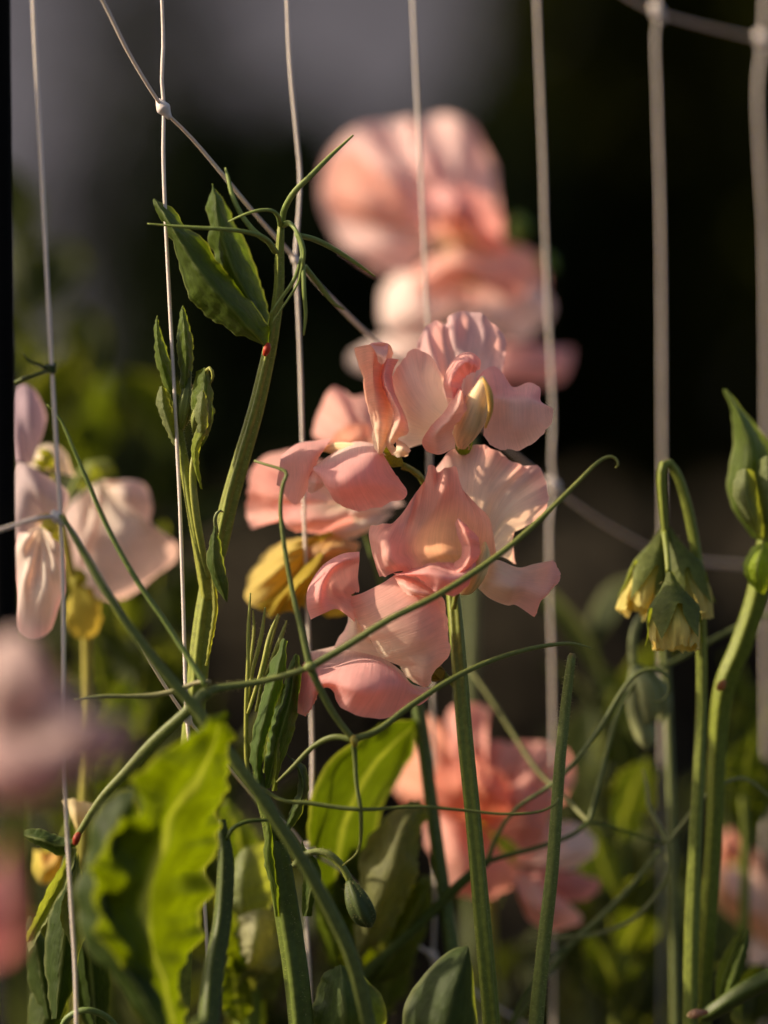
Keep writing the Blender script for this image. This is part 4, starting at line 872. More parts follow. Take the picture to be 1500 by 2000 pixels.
# small hanging bud near the hooked stem
bq = [(1275, 1300, 4.8), (1254, 1330, 4.8), (1250, 1370, 4.7), (1268, 1420, 4.6), (1262, 1458, 4.6)]
S8 = thing('bud_stem', 'small nodding green bud on a curved stalk below the yellowish buds', 'flower bud', empty_base(1320, 6))
tube('stem', [(1238, 1305, 4.8), (1236, 1255, 4.9), (1246, 1215, 5.0), (1268, 1196, 5.2), (1290, 1215, 5.5), (1300, 1300, 6), (1312, 1600, 6), (1320, 2040, 6)], [16, 17, 17, 16, 15, 16, 16, 18], S8, ground=True, col=G_GREY, col2=G_STEM, sides=12)
for a_ in [[(1238, 1300, 4.8), (1244, 1345, 4.6), (1246, 1390, 4.5), (1262, 1440, 4.5), (1266, 1464, 4.5)], [(1240, 1300, 4.9), (1270, 1330, 5.0), (1292, 1370, 5.1), (1290, 1410, 5.1)], [(1238, 1305, 4.6), (1262, 1345, 4.2), (1270, 1385, 4.2), (1262, 1415, 4.3)]]:
    tube('bud', a_, [14] + [38] * (len(a_) - 2) + [8], S8, mat=M_BUD, col=G_GREY, col2=(.26, .28, .14), sides=14, ridges=4)

# ------------------------------------------------------------------ big sunlit leaf in front, lower left
S9 = thing('leaf_sprig', 'large ruffled yellow green leaf glowing in the sun on a dark stem', 'leaf', empty_base(400, -5))
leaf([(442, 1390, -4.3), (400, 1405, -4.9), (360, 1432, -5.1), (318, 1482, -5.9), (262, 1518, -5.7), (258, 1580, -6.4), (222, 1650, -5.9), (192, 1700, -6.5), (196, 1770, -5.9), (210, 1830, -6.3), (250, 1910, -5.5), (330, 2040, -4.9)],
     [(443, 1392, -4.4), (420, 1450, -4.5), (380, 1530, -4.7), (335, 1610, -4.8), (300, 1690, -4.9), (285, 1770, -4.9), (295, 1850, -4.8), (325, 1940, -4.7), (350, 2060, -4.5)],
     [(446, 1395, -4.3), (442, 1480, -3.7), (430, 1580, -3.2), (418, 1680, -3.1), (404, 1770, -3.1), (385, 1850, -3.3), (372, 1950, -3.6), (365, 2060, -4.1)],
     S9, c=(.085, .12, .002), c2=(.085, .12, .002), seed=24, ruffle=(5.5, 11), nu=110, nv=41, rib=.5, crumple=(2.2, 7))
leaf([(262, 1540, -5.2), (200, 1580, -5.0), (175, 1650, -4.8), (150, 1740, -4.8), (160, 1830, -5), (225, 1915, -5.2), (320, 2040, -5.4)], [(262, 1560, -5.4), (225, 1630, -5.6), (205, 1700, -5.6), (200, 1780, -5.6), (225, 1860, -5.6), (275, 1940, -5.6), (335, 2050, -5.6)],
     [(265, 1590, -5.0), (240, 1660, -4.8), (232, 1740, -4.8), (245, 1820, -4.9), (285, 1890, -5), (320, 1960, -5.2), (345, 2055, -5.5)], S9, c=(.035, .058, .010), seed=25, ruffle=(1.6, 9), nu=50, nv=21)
p = [(433, 1600, -1.2), (441, 1685, -1.3), (434, 1800, -1.6), (418, 1890, -2.2), (408, 1990, -3), (402, 2060, -4)]
tube('stem', p, [14, 30, 34, 38, 40, 40], S9, ground=True, col=(.055, .075, .012), ridges=4, sides=18, ramp=.16)
hairs(p, [14, 30, 34, 38, 40, 40], S9, 200, 6, 24)
tube('petiole', [(352, 2060, -5.8), (360, 2120, -5.4), (385, 2220, -5), (402, 2300, -4.6)], 26, S9, col=G_STEM)
tube('tendril', [(441, 1642, -1.3), (455, 1618, -1.4), (485, 1604, -1.3), (525, 1602, -1.1)], [8, 8, 8, 6], S9, col=G_DARK)

# dark smooth leaves at the bottom
S10 = thing('leaf_sprig', 'dull blue green smooth leaf beside the foot of the salmon flower stem', 'leaf', empty_base(850, -1))
leaf([(912, 1847, -1.2), (880, 1856, -1.1), (832, 1898, -1.2), (800, 1942, -1.0), (786, 1990, -1.1), (795, 2080, -1), (840, 2180, -1)], [(914, 1850, -1.5), (896, 1910, -1.9), (878, 1970, -2.1), (866, 2030, -2.1), (858, 2100, -1.8), (852, 2190, -1.2)],
     [(915, 1848, -1.2), (924, 1900, -1.1), (929, 1960, -1.1), (930, 2020, -1.1), (915, 2100, -1), (862, 2190, -1)], S10, c=(.05, .075, .022), seed=26, ruffle=(.25, 5), rib=.12, crumple=(.12, 4))
tube('stem', [(855, 2180, -1.2), (860, 2260, -1.1), (862, 2340, -1)], 20, S10, ground=True, col=G_STEM)
S11 = thing('leaf_sprig', 'wavy edged green leaf between the thick winged stem and the dark tendril stem', 'leaf', empty_base(660, 1))
leaf([(655, 1885, .8), (630, 1905, .6), (618, 1940, 1.0), (605, 1975, .6), (615, 2030, .9), (650, 2110, 1)], [(665, 1885, .6), (668, 1930, .0), (670, 1980, -.1), (668, 2040, .2), (660, 2120, .8)],
     [(680, 1888, .9), (720, 1915, 1.2), (752, 1955, .9), (752, 2010, 1.2), (728, 2060, 1), (668, 2120, 1)], S11, c=(.08, .12, .035), seed=27, ruffle=(.8, 10))
tube('stem', [(662, 2110, .9), (664, 2200, 1), (666, 2300, 1)], 18, S11, ground=True, col=G_STEM)

# ------------------------------------------------------------------ bright leaves behind the lower flower
S12 = thing('leaf_sprig', 'broad bright green leaves with pale ruffled backs hanging behind the lower salmon flower', 'leaf', empty_base(700, 4))
p = [(660, 1780, 4.4), (672, 1860, 4.3), (690, 1950, 4.2), (700, 2050, 4.2)]
tube('stem', p, [18, 22, 24, 26], S12, ground=True, col=G_STEM, col2=G_DARK)
leaf([(816, 1404, 4.0), (760, 1408, 3.2), (700, 1440, 2.8), (640, 1490, 2.8), (606, 1560, 2.5), (604, 1650, 2.8), (625, 1730, 3.2), (660, 1790, 4.0)], [(817, 1408, 4.0), (770, 1450, 3.9), (720, 1510, 3.7), (680, 1590, 3.6), (662, 1660, 3.6), (658, 1730, 3.9), (664, 1790, 4.2)],
     [(818, 1412, 4.1), (800, 1480, 4.8), (765, 1545, 5.0), (740, 1610, 5.0), (722, 1680, 4.9), (695, 1740, 4.6), (668, 1792, 4.3)], S12, c=(.050, .076, .004), seed=28, ruffle=(.9, 8), rib=.4)
leaf([(820, 1562, 3.2), (760, 1590, 3.0), (715, 1640, 3.4), (700, 1710, 3.0), (702, 1780, 3.3), (690, 1860, 3.6)], [(822, 1570, 3.0), (785, 1640, 2.4), (762, 1710, 2.2), (738, 1780, 2.5), (698, 1865, 3.4)],
     [(826, 1580, 3.3), (820, 1640, 3.6), (814, 1700, 3.2), (790, 1770, 3.6), (752, 1830, 3.4), (702, 1870, 3.7)], S12, c=(.16, .17, .065), seed=29, ruffle=(1.8, 11), rib=.2)
leaf([(842, 1708, 4.6), (810, 1725, 4.4), (780, 1780, 4.6), (755, 1850, 4.4), (700, 1930, 4.4)], [(843, 1712, 4.3), (820, 1765, 3.9), (792, 1820, 3.8), (760, 1880, 3.9), (705, 1935, 4.3)], [(845, 1712, 4.7), (842, 1780, 4.9), (825, 1840, 4.8), (790, 1900, 4.7), (710, 1940, 4.5)], S12, c=(.10, .14, .008), seed=30, ruffle=(.6, 8))
leaf([(640, 1640, 4.4), (618, 1700, 4.6), (612, 1780, 4.4), (640, 1880, 4.4)], [(655, 1640, 4.0), (650, 1710, 3.8), (648, 1800, 3.8), (660, 1890, 4.2)], [(680, 1640, 4.5), (695, 1710, 4.8), (700, 1800, 4.6), (676, 1890, 4.5)], S12, c=(.10, .14, .008), seed=32, ruffle=(.8, 8))

S13 = thing('leaf_sprig', 'pale grey green ruffled leaves tucked behind the thick winged stem', 'leaf', empty_base(500, 4))
tube('stem', [(500, 1690, 4.6), (496, 1800, 4.6), (490, 1900, 4.6), (485, 2050, 4.6)], [20, 34, 44, 48], S13, ground=True, col=(.14, .20, .03))
for k, (L_, M_, R_, cc) in enumerate([
    ([(452, 1690, 3.6), (440, 1720, 4.0), (452, 1770, 3.6), (492, 1810, 4.2)], [(480, 1655, 3.4), (476, 1710, 2.9), (484, 1770, 3.2), (496, 1812, 4.2)], [(540, 1640, 4.0), (548, 1700, 4.4), (530, 1760, 4.0), (500, 1815, 4.3)], (.20, .23, .10)),
    ([(466, 1790, 3.4), (460, 1830, 3.8), (478, 1880, 3.4), (490, 1900, 4.4)], [(505, 1775, 3.2), (500, 1830, 2.8), (500, 1870, 3.2), (494, 1902, 4.3)], [(548, 1780, 3.8), (556, 1840, 4.2), (540, 1890, 3.8), (500, 1906, 4.4)], (.30, .30, .17)),
    ([(456, 1830, 5), (446, 1900, 5.2), (456, 1980, 5), (480, 2060, 5)], [(476, 1830, 4.6), (478, 1900, 4.4), (480, 1980, 4.4), (486, 2060, 4.8)], [(500, 1830, 5.1), (520, 1900, 5.3), (515, 1980, 5.1), (492, 2060, 5)], (.15, .21, .02))]):
    leaf(L_, M_, R_, S13, c=cc, seed=80 + k, ruffle=(1.6, 10), nu=40, nv=17)

# ------------------------------------------------------------------ leafy stems filling the lower middle
def leafy_fill(label, x, d, leaves, seed):
    """leaves: (x0,y0 base, x1,y1 tip, width px, dd, colour)"""
    r = random.Random(seed)
    t_ = thing('leaf_sprig', label, 'leaf', empty_base(x, d))
    top = min(l[1] for l in leaves)
    tube('stem', [(x, top - 10, d), (x + 6, top + 120, d), (x - 4, 2050, d)], [12, 20, 24], t_, ground=True, col=G_STEM, col2=G_DARK)
    for k, (x0, y0, x1, y1, wd, dd, cc) in enumerate(leaves):
        tube('petiole', [(x, y0 + 12, d), ((x + x0) / 2, y0 + 6, (d + dd) / 2), (x0, y0, dd)], 9, t_, col=G_STEM, sides=8)
        a, b = np.array((x0, y0), float), np.array((x1, y1), float); ax = b - a; ln = np.hypot(*ax); ax /= ln; nx = np.array((-ax[1], ax[0]))
        L_, M_, R_ = [], [], []; tw = r.uniform(-1, 1); bow = r.uniform(-.12, .12) * ln
        for i in range(8):
            g = i / 7; hw = wd * .5 * math.sin(math.pi * (.03 + .955 * g ** .85)) ** .8 * r.uniform(.9, 1.1)
            c = a + ax * ln * g + nx * bow * math.sin(math.pi * g)
            L_.append((*(c - nx * hw), dd - .9 - tw)); M_.append((*c, dd)); R_.append((*(c + nx * hw), dd + .9 + tw))
        leaf(L_, M_, R_, t_, c=cc, seed=seed + k, ruffle=(1.5, 12), nu=44, nv=19, crumple=(.7, 9), rib=.4)
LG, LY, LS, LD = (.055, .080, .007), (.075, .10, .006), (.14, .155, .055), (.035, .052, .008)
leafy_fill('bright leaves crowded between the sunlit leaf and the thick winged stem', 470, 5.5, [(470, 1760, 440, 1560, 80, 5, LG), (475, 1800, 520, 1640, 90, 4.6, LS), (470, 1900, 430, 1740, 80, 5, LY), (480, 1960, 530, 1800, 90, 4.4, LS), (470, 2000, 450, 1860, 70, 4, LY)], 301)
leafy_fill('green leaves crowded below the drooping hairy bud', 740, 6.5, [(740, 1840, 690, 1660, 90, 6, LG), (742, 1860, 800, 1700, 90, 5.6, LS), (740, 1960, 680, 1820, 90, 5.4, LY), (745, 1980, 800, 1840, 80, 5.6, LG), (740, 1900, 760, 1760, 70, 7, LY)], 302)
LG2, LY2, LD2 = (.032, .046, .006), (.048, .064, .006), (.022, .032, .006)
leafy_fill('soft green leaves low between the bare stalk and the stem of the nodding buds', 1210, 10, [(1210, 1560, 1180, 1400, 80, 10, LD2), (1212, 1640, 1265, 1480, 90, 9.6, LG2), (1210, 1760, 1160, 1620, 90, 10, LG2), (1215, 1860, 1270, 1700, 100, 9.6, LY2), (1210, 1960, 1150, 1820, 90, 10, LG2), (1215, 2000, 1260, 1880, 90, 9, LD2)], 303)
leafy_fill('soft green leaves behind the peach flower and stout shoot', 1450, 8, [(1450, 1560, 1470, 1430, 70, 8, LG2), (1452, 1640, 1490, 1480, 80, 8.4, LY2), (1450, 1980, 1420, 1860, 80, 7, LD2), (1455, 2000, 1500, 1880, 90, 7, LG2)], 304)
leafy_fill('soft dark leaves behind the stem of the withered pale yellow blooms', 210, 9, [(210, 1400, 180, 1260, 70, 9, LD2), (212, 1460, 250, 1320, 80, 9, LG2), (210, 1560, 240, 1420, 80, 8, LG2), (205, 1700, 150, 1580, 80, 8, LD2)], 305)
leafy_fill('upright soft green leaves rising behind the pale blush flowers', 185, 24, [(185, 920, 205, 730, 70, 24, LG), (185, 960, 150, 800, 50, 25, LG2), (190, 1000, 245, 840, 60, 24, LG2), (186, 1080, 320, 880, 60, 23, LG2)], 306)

# ------------------------------------------------------------------ out of focus vines behind
def bg_vine(x, top, d, seed, w=24, col=G_BG, lean=0, leafsize=1.0, n=None, label='blurred leafy sweet pea vine standing behind the netting'):
    r = random.Random(seed)
    t_ = thing('sweet_pea_vine', label, 'vine', empty_base(x, d), 'blurred vines behind the netting')
    pts = []
    H = 2120 - top; n_ = 7
    for i in range(n_):
        f = i / (n_ - 1)
        pts.append((x + lean * (1 - f) + r.uniform(-14, 14), top + H * f, d + r.uniform(-.6, .6)))
    tube('stem', pts, [w * .4] + [w] * (n_ - 1), t_, ground=True, col=col, sides=10)
    wp = np.array([P(q) for q in pts]); m = n or int(H / 75)
    for k in range(m):
        f = k / max(1, m - 1) * .93
        c = crom(wp, 60)[int(f * 59)]
        a = r.uniform(0, 2 * math.pi); up = r.uniform(.9, 3.0)
        dr = np.array((math.cos(a), math.sin(a), up)); dr /= np.linalg.norm(dr)
        L = r.uniform(.026, .046) * leafsize; wd = L * r.uniform(.20, .30)
        sd = np.cross(dr, (r.uniform(-.4, .4), r.uniform(-.4, .4), 1)); sd /= np.linalg.norm(sd) + 1e-9; nn = np.cross(sd, dr)
        rows = [[], [], []]
        for i in range(6):
            g = i / 5; hw = wd * math.sin(math.pi * (0.05 + .93 * g)) ** .75
            cc = c + dr * L * g + np.array((0, 0, -.25 * L * g * g))
            rows[0].append(cc - sd * hw + nn * hw * .35); rows[1].append(cc); rows[2].append(cc + sd * hw + nn * hw * .35)
        kc = np.array(col) * r.uniform(.7, 1.5)
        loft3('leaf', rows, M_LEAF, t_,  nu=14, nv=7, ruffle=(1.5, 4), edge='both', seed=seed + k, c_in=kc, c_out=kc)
    return t_
VINES = [
 (205, 740, 26, 22, .1, 'blurred upright vine behind the side shoot with young buds'), (330, 860, 23, 22, .2, 'dim vine directly behind the side shoot stem'),
 (45, 500, 30, 26, .1, 'tallest blurred yellow green vine far behind the black stake'), (110, 800, 22, 22, -.1, 'blurred vine just behind the pale blush spray'),
 (250, 1180, 13, 24, .2, 'dim vine under the pale blush flower with the lobed petal'), (310, 1400, 14, 26, .3, 'dim vine behind the very near blush flower and sunlit leaf'),
 (1180, 1260, 14, 26, .2, 'blurred vine behind the blunt end of the bare stalk'), (1235, 1380, 18, 30, .3, 'blurred vine behind the small nodding green bud'),
 (1140, 1560, 20, 26, .2, 'dim vine behind the right edge of the coral spray'), (1440, 1400, 15, 30, .4, 'blurred vine behind the stout shoot and the peach flower'),
 (1310, 1600, 22, 26, .2, 'dim far vine behind the stem of the nodding buds'), (640, 1650, 14, 28, .3, 'dim vine behind the broad bright green leaves'),
 (930, 1780, 20, 26, .1, 'dim vine below the coral spray, behind the salmon flower stem'), (1050, 1830, 15, 26, .2, 'dim short vine between the salmon flower stem and the bare stalk'),
 (430, 1560, 14, 28, .3, 'dim vine behind the dark stem of the sunlit leaf'), (540, 1760, 15, 28, .2, 'dim vine behind the pale grey green ruffled leaves'),
 (1490, 1600, 18, 30, .4, 'blurred vine behind the peach flower spray'), (150, 1250, 18, 24, .2, 'dim vine behind the withered pale yellow blooms')]
for i, (x, y, d, ww, br, lb) in enumerate(VINES):
    bg_vine(x, y, d, 200 + 40 * i, ww, tuple(np.array(G_BG) * (.40 + .75 * br)), lean=rng.uniform(-30, 30), label=lb)
# ------------------------------------------------------------------ softer flower sprays
GR = 'sweet pea flower sprays'
Lq = dict(nu=30, nv=18)
# spray just behind the sharp one
B = thing('flower_spray', 'slightly blurred salmon spray with one withered yellow flower, just behind the sharp one', 'flower', empty_base(895, 4), GR)
tube('stem', [(690, 990, 4.4), (715, 1040, 4.4), (760, 1180, 4.3), (800, 1320, 4.2), (820, 1400, 4.0), (836, 1520, 3.9), (852, 1640, 3.8), (872, 1780, 3.8), (890, 1920, 3.8), (898, 2040, 3.8)], [10, 14, 18, 22, 25, 25, 26, 26, 26, 26], B, ground=True, col=(.10, .14, .04), col2=G_DARK, ridges=4, sides=16)
fb1 = calyx((690, 1000, 4.4), (655, 975, 4.2), 34, B, name='flower')
fan((668, 985, 4.4), [(500, 905, 4.6), (484, 960, 4.2), (482, 1000, 4.6), (492, 1034, 4.2), (520, 1012, 4.4), (548, 1000, 4.6)], fb1, -.5, 'wing_petal', c_in=BLUSH, c_out=PINK, seed=41, ruffle=(.6, 5), **Lq)
fan((675, 975, 4.6), [(495, 985, 4.8), (488, 930, 5.0), (520, 890, 5.0), (575, 880, 5.1), (640, 905, 5.2), (690, 930, 5.2)], fb1, -.4, 'standard_petal', c_in=BLUSH, c_out=PINK, seed=42, ruffle=(.6, 5), **Lq)
fan((670, 985, 4.0), [(536, 985, 3.6), (560, 1030, 3.4), (600, 1040, 3.6), (650, 1035, 3.8), (690, 1015, 4.0)], fb1, -.6, 'wing_petal', c_in=CREAM, c_out=ROSE, seed=43, ruffle=(.5, 5), **Lq)
fan((690, 1010, 4.2), [(620, 1030, 4.0), (640, 1052, 3.9), (690, 1050, 4.0), (735, 1030, 4.2), (770, 1000, 4.4)], fb1, -.4, 'wing_petal', c_in=CREAM, c_out=PALE, seed=44, ruffle=(.5, 5), **Lq)
fb2 = calyx((742, 895, 5.2), (715, 880, 5.2), 30, B, name='flower')
tube('pedicel', [(742, 895, 5.2), (735, 950, 5.0), (705, 1015, 4.4)], 9, fb2, col=G_STEM)
fan((740, 890, 5.2), [(640, 866, 5.6), (612, 850, 5.5), (622, 812, 5.8), (640, 765, 5.6), (665, 757, 5.9), (690, 775, 5.6), (722, 772, 5.8), (742, 800, 6.0)], fb2, -.5, 'standard_petal', c_in=BLUSH, c_out=PINK, seed=45, ruffle=(.6, 5), **Lq)
fan((735, 890, 5.0), [(640, 872, 5.0), (655, 845, 4.8), (690, 830, 4.8), (720, 832, 5.0)], fb2, -.4, 'wing_petal', c_in=CREAM, c_out=CORAL, seed=46, ruffle=(.6, 5), **Lq)
YEL = (.44, .33, .03); YEO = (.58, .34, .08)
fb3 = calyx((655, 1040, 4.0), (620, 1060, 3.8), 44, B, name='flower')
tube('pedicel', [(655, 1040, 4.0), (690, 1030, 4.3), (712, 1040, 4.4)], 10, fb3, col=G_STEM)
fan((640, 1050, 3.8), [(560, 1048, 4.4), (520, 1075, 4.3), (490, 1120, 4.2), (474, 1162, 4.0), (492, 1182, 3.8), (520, 1190, 3.6)], fb3, -1.4, 'withered_petal', c_in=YEL, c_out=(.60, .46, .12), seed=47, ruffle=(1.0, 6), pleat=(1.2, 4), **Lq)
fan((645, 1050, 3.6), [(505, 1186, 3.7), (530, 1205, 3.4), (560, 1195, 3.2), (585, 1190, 3.3), (600, 1150, 3.4)], fb3, -1.6, 'withered_petal', c_in=YEL, c_out=YEL, seed=48, ruffle=(1.0, 6), pleat=(1.2, 4), **Lq)
fan((648, 1048, 3.8), [(570, 1120, 3.4), (590, 1180, 3.5), (630, 1200, 3.8), (675, 1200, 4.2), (690, 1120, 4.4), (690, 1065, 4.4)], fb3, -1.0, 'withered_petal', c_in=YEO, c_out=YEL, seed=49, ruffle=(1.0, 6), pleat=(1.2, 4), **Lq)
fan((652, 1046, 3.6), [(580, 1080, 3.2), (600, 1110, 3.1), (640, 1095, 3.2), (690, 1085, 3.5), (700, 1060, 3.8)], fb3, -.6, 'withered_petal', c_in=YEO, c_out=(.8, .5, .25), seed=50, ruffle=(.6, 5), **Lq)
fan((704, 1015, 4.0), [(650, 990, 4.4), (690, 975, 4.4), (730, 968, 4.6), (770, 965, 4.8), (790, 985, 4.9)], fb1, -.3, 'standard_petal', c_in=BLUSH, c_out=PALE, seed=51, ruffle=(.5, 5), **Lq)

# large soft flower spray at the top
C_ = thing('flower_spray', 'heavily blurred mauve pink spray, its round flower standing above the sharp spray', 'flower', empty_base(930, 16.5), GR)
tube('stem', [(900, 500, 17.5), (905, 700, 17.0), (915, 950, 16.5), (918, 1170, 16.0), (916, 1380, 15.5), (925, 1700, 15.5), (930, 2060, 15.5)], [16, 22, 24, 26, 28, 30, 30], C_, ground=True, col=G_GREY)
fc1 = calyx((905, 505, 16.5), (890, 455, 16.0), 80, C_, name='flower', col=(.30, .28, .05))
fan((888, 470, 16.5), [(800, 515, 17.1), (740, 526, 17.3), (680, 495, 16.9), (640, 440, 17.3), (622, 370, 16.9), (645, 300, 17.4), (700, 245, 16.9), (760, 228, 17.7), (800, 245, 16.7), (850, 224, 17.7), (905, 245, 17.1), (955, 290, 17.7), (975, 350, 17.1), (980, 410, 17.7)], fc1, -.9, 'standard_petal', c_in=CREAM, c_out=(.90, .60, .56), seed=52, ruffle=(3.5, 4), nu=60, nv=26, vmix=(0, .45))
fan((890, 465, 16.1), [(650, 420, 16.3), (630, 370, 15.9), (650, 310, 16.3), (690, 300, 15.9), (720, 350, 15.7), (740, 420, 15.7)], fc1, -.6, 'standard_petal', c_in=(.88, .6, .56), c_out=(.89, .54, .44), seed=53, ruffle=(2.0, 5), **Lq)
fan((900, 480, 15.7), [(800, 440, 15.1), (800, 400, 14.5), (840, 370, 14.7), (890, 362, 14.3), (940, 380, 14.7), (975, 420, 15.1), (985, 470, 15.5)], fc1, -.8, 'wing_petal', c_in=(.75, .50, .36), c_out=ROSE, seed=54, ruffle=(2.0, 6), **Lq)
fan((905, 490, 15.5), [(860, 430, 14.5), (890, 400, 14.3), (930, 410, 14.3), (955, 450, 14.7), (1000, 480, 15.1), (1035, 500, 15.5)], fc1, -.4, 'wing_petal', c_in=(.60, .45, .25), c_out=PINK, seed=55, ruffle=(1.6, 5), **Lq)
fan((905, 470, 15.4), [(1000, 520, 15.6), (1040, 545, 15.4), (1010, 580, 15.2), (950, 560, 15), (880, 545, 15), (820, 560, 15.2), (800, 530, 15.4)], fc1, -.7, 'wing_petal', c_in=(.80, .55, .42), c_out=PINK, seed=97, ruffle=(1.5, 5), **Lq)
fc2 = calyx((925, 555, 16.5), (935, 515, 16.0), 70, C_, name='flower', col=(.30, .26, .04))
fan((915, 545, 16.3), [(1060, 555, 16.5), (1074, 600, 16.1), (1050, 648, 15.9), (1000, 660, 15.7), (950, 650, 15.5), (920, 640, 15.7)], fc2, -1.0, 'wing_petal', c_in=PINK, c_out=PALE, seed=56, ruffle=(1.6, 5), **Lq)
fan((910, 545, 16.3), [(930, 640, 15.5), (880, 620, 15.5), (830, 660, 15.7), (770, 655, 15.9), (745, 610, 16.1), (752, 550, 16.3), (775, 525, 16.5), (810, 540, 16.7)], fc2, -1.0, 'wing_petal', c_in=PINK, c_out=PALE, seed=57, ruffle=(1.6, 5), **Lq)
fan((920, 540, 16.7), [(960, 470, 16.5), (1020, 480, 16.7), (1050, 510, 16.9), (1070, 560, 17.1)], fc2, -.6, 'standard_petal', c_in=ROSE, c_out=PINK, seed=58, ruffle=(1.6, 5), **Lq)
fc3 = calyx((925, 700, 16.9), (960, 690, 16.7), 50, C_, name='flower')
fan((935, 690, 16.7), [(985, 660, 17.1), (1050, 672, 16.9), (1115, 675, 16.7), (1112, 705, 16.5), (1090, 745, 16.5), (1020, 752, 16.5), (960, 750, 16.7)], fc3, -.8, 'wing_petal', c_in=ROSE, c_out=ROSE, seed=59, ruffle=(1.5, 5), **Lq)
fan((915, 690, 16.7), [(850, 760, 16.5), (760, 740, 16.7), (690, 720, 16.9), (695, 680, 16.9), (760, 655, 17.1), (830, 640, 17.3), (880, 640, 17.3)], fc3, -.8, 'wing_petal', c_in=PALE, c_out=PALE, seed=60, ruffle=(1.5, 5), **Lq)
for (b, t, ww) in [((1015, 470, 17.0), (1010, 420, 17.0), 46), ((1060, 520, 17.0), (1080, 505, 16.9), 46)]:
    tube('bud', [b, tuple((np.array(b) + np.array(t)) / 2), t], [20, ww, 14], C_, mat=M_BUD, col=(.14, .22, .03), sides=14)
    tube('pedicel', [b, (960, (b[1] + 560) / 2, 17.3), (905, 580, 17.5)], 9, C_, col=G_STEM)

# coral spray, lower right
D_ = thing('flower_spray', 'blurred deep coral spray low behind the bare stalk', 'flower', empty_base(965, 8), GR)
tube('stem', [(950, 1560, 8.8), (955, 1680, 8.6), (958, 1780, 8.4), (962, 1900, 8.4), (965, 2050, 8.4)], [14, 20, 24, 26, 26], D_, ground=True, col=G_LIGHT)
DC = (.78, .31, .22); DP = (.76, .39, .33)
fd1 = calyx((950, 1640, 8.6), (945, 1600, 8.2), 44, D_, name='flower')
fan((940, 1600, 8.2), [(810, 1600, 8.2), (770, 1545, 7.8), (775, 1510, 8.2), (810, 1460, 7.8), (838, 1400, 8.2), (852, 1402, 7.8), (860, 1445, 8.2)], fd1, -.8, 'standard_petal', c_in=(.9, .35, .18), c_out=(.88, .45, .32), seed=61, ruffle=(1.4, 6), **Lq)
fan((945, 1600, 8.4), [(845, 1470, 8.6), (868, 1440, 8.3), (872, 1390, 8.6), (900, 1378, 8.3), (940, 1376, 8.6), (955, 1398, 8.2), (945, 1445, 8.6), (990, 1450, 8.3), (1040, 1445, 8.7), (1080, 1450, 8.3), (1118, 1480, 8.7), (1124, 1530, 8.3), (1105, 1570, 8.6)], fd1, -1.0, 'standard_petal', c_in=DC, c_out=DP, seed=62, ruffle=(1.8, 7), nu=56, nv=22)
fan((945, 1610, 7.8), [(830, 1560, 7.4), (860, 1500, 7.0), (910, 1480, 7.2), (960, 1500, 6.8), (1000, 1530, 7.2), (1030, 1580, 7.4)], fd1, -1.0, 'wing_petal', c_in=(.9, .36, .2), c_out=DC, seed=63, ruffle=(1.6, 6), **Lq)
fan((950, 1615, 7.8), [(1000, 1500, 7.6), (1050, 1520, 7.2), (1080, 1570, 7.4), (1070, 1620, 7.2), (1030, 1660, 7.6)], fd1, -.8, 'wing_petal', c_in=DC, c_out=DP, seed=64, ruffle=(1.6, 6), **Lq)
fan((945, 1615, 7.8), [(820, 1580, 8), (830, 1640, 7.6), (850, 1700, 7.4), (880, 1735, 7.4), (930, 1760, 7.4), (980, 1750, 7.6), (1010, 1700, 7.8)], fd1, -1.2, 'wing_petal', c_in=DC, c_out=DP, seed=65, ruffle=(1.6, 6), **Lq)
fd2 = calyx((965, 1690, 8.2), (1010, 1680, 8), 40, D_, name='flower')
fan((1000, 1680, 8.0), [(1080, 1600, 8), (1130, 1610, 7.8), (1160, 1640, 7.8), (1155, 1672, 7.6), (1120, 1695, 7.6), (1080, 1700, 7.8)], fd2, -.8, 'wing_petal', c_in=PINK, c_out=PALE, seed=66, ruffle=(1.0, 5), **Lq)
fan((1000, 1695, 8.2), [(1080, 1700, 8.2), (1130, 1705, 8.1), (1168, 1718, 8), (1165, 1745, 8), (1120, 1762, 8), (1070, 1770, 8)], fd2, -.6, 'wing_petal', c_in=ROSE, c_out=(.75, .33, .32), seed=67, ruffle=(1.0, 5), **Lq)
fan((1000, 1700, 7.8), [(1005, 1740, 7.6), (1030, 1780, 7.4), (1070, 1825, 7.4), (1105, 1815, 7.4), (1135, 1800, 7.6), (1110, 1760, 7.8), (1080, 1730, 8)], fd2, -.8, 'wing_petal', c_in=PALE, c_out=PINK, seed=68, ruffle=(1.0, 5), **Lq)

# pale spray behind the stake
EPL = (.74, .60, .57)  # greyed blush, the shade beside the stake is put into the petal colour
E = thing('flower_spray', 'pale blush spray half hidden by the black stake', 'flower', empty_base(150, 5), GR)
tube('stem', [(100, 900, 4.6), (118, 1000, 4.4), (140, 1120, 5), (168, 1230, 5.4), (170, 1400, 5.4), (160, 1700, 5.4), (150, 2050, 5.4)], [10, 14, 18, 22, 24, 24, 24], E, ground=True, col=(.30, .26, .05), col2=G_STEM)
fe1 = calyx((112, 1022, 3.6), (78, 1040, 3.4), 60, E, name='flower', col=(.35, .34, .08))
fan((80, 1030, 3.0), [(35, 1040, 2.8), (20, 1100, 2.6), (30, 1180, 2.4), (40, 1240, 2.4), (80, 1247, 2.3), (112, 1205, 2.4), (128, 1130, 2.6), (120, 1060, 2.9)], fe1, -.9, 'wing_petal', c_in=(.82, .72, .60), c_out=EPL, seed=71, ruffle=(.5, 5), pleat=(2.2, 5), rim_tint=ROSE, nu=40, nv=22, vmix=(.2, 1))
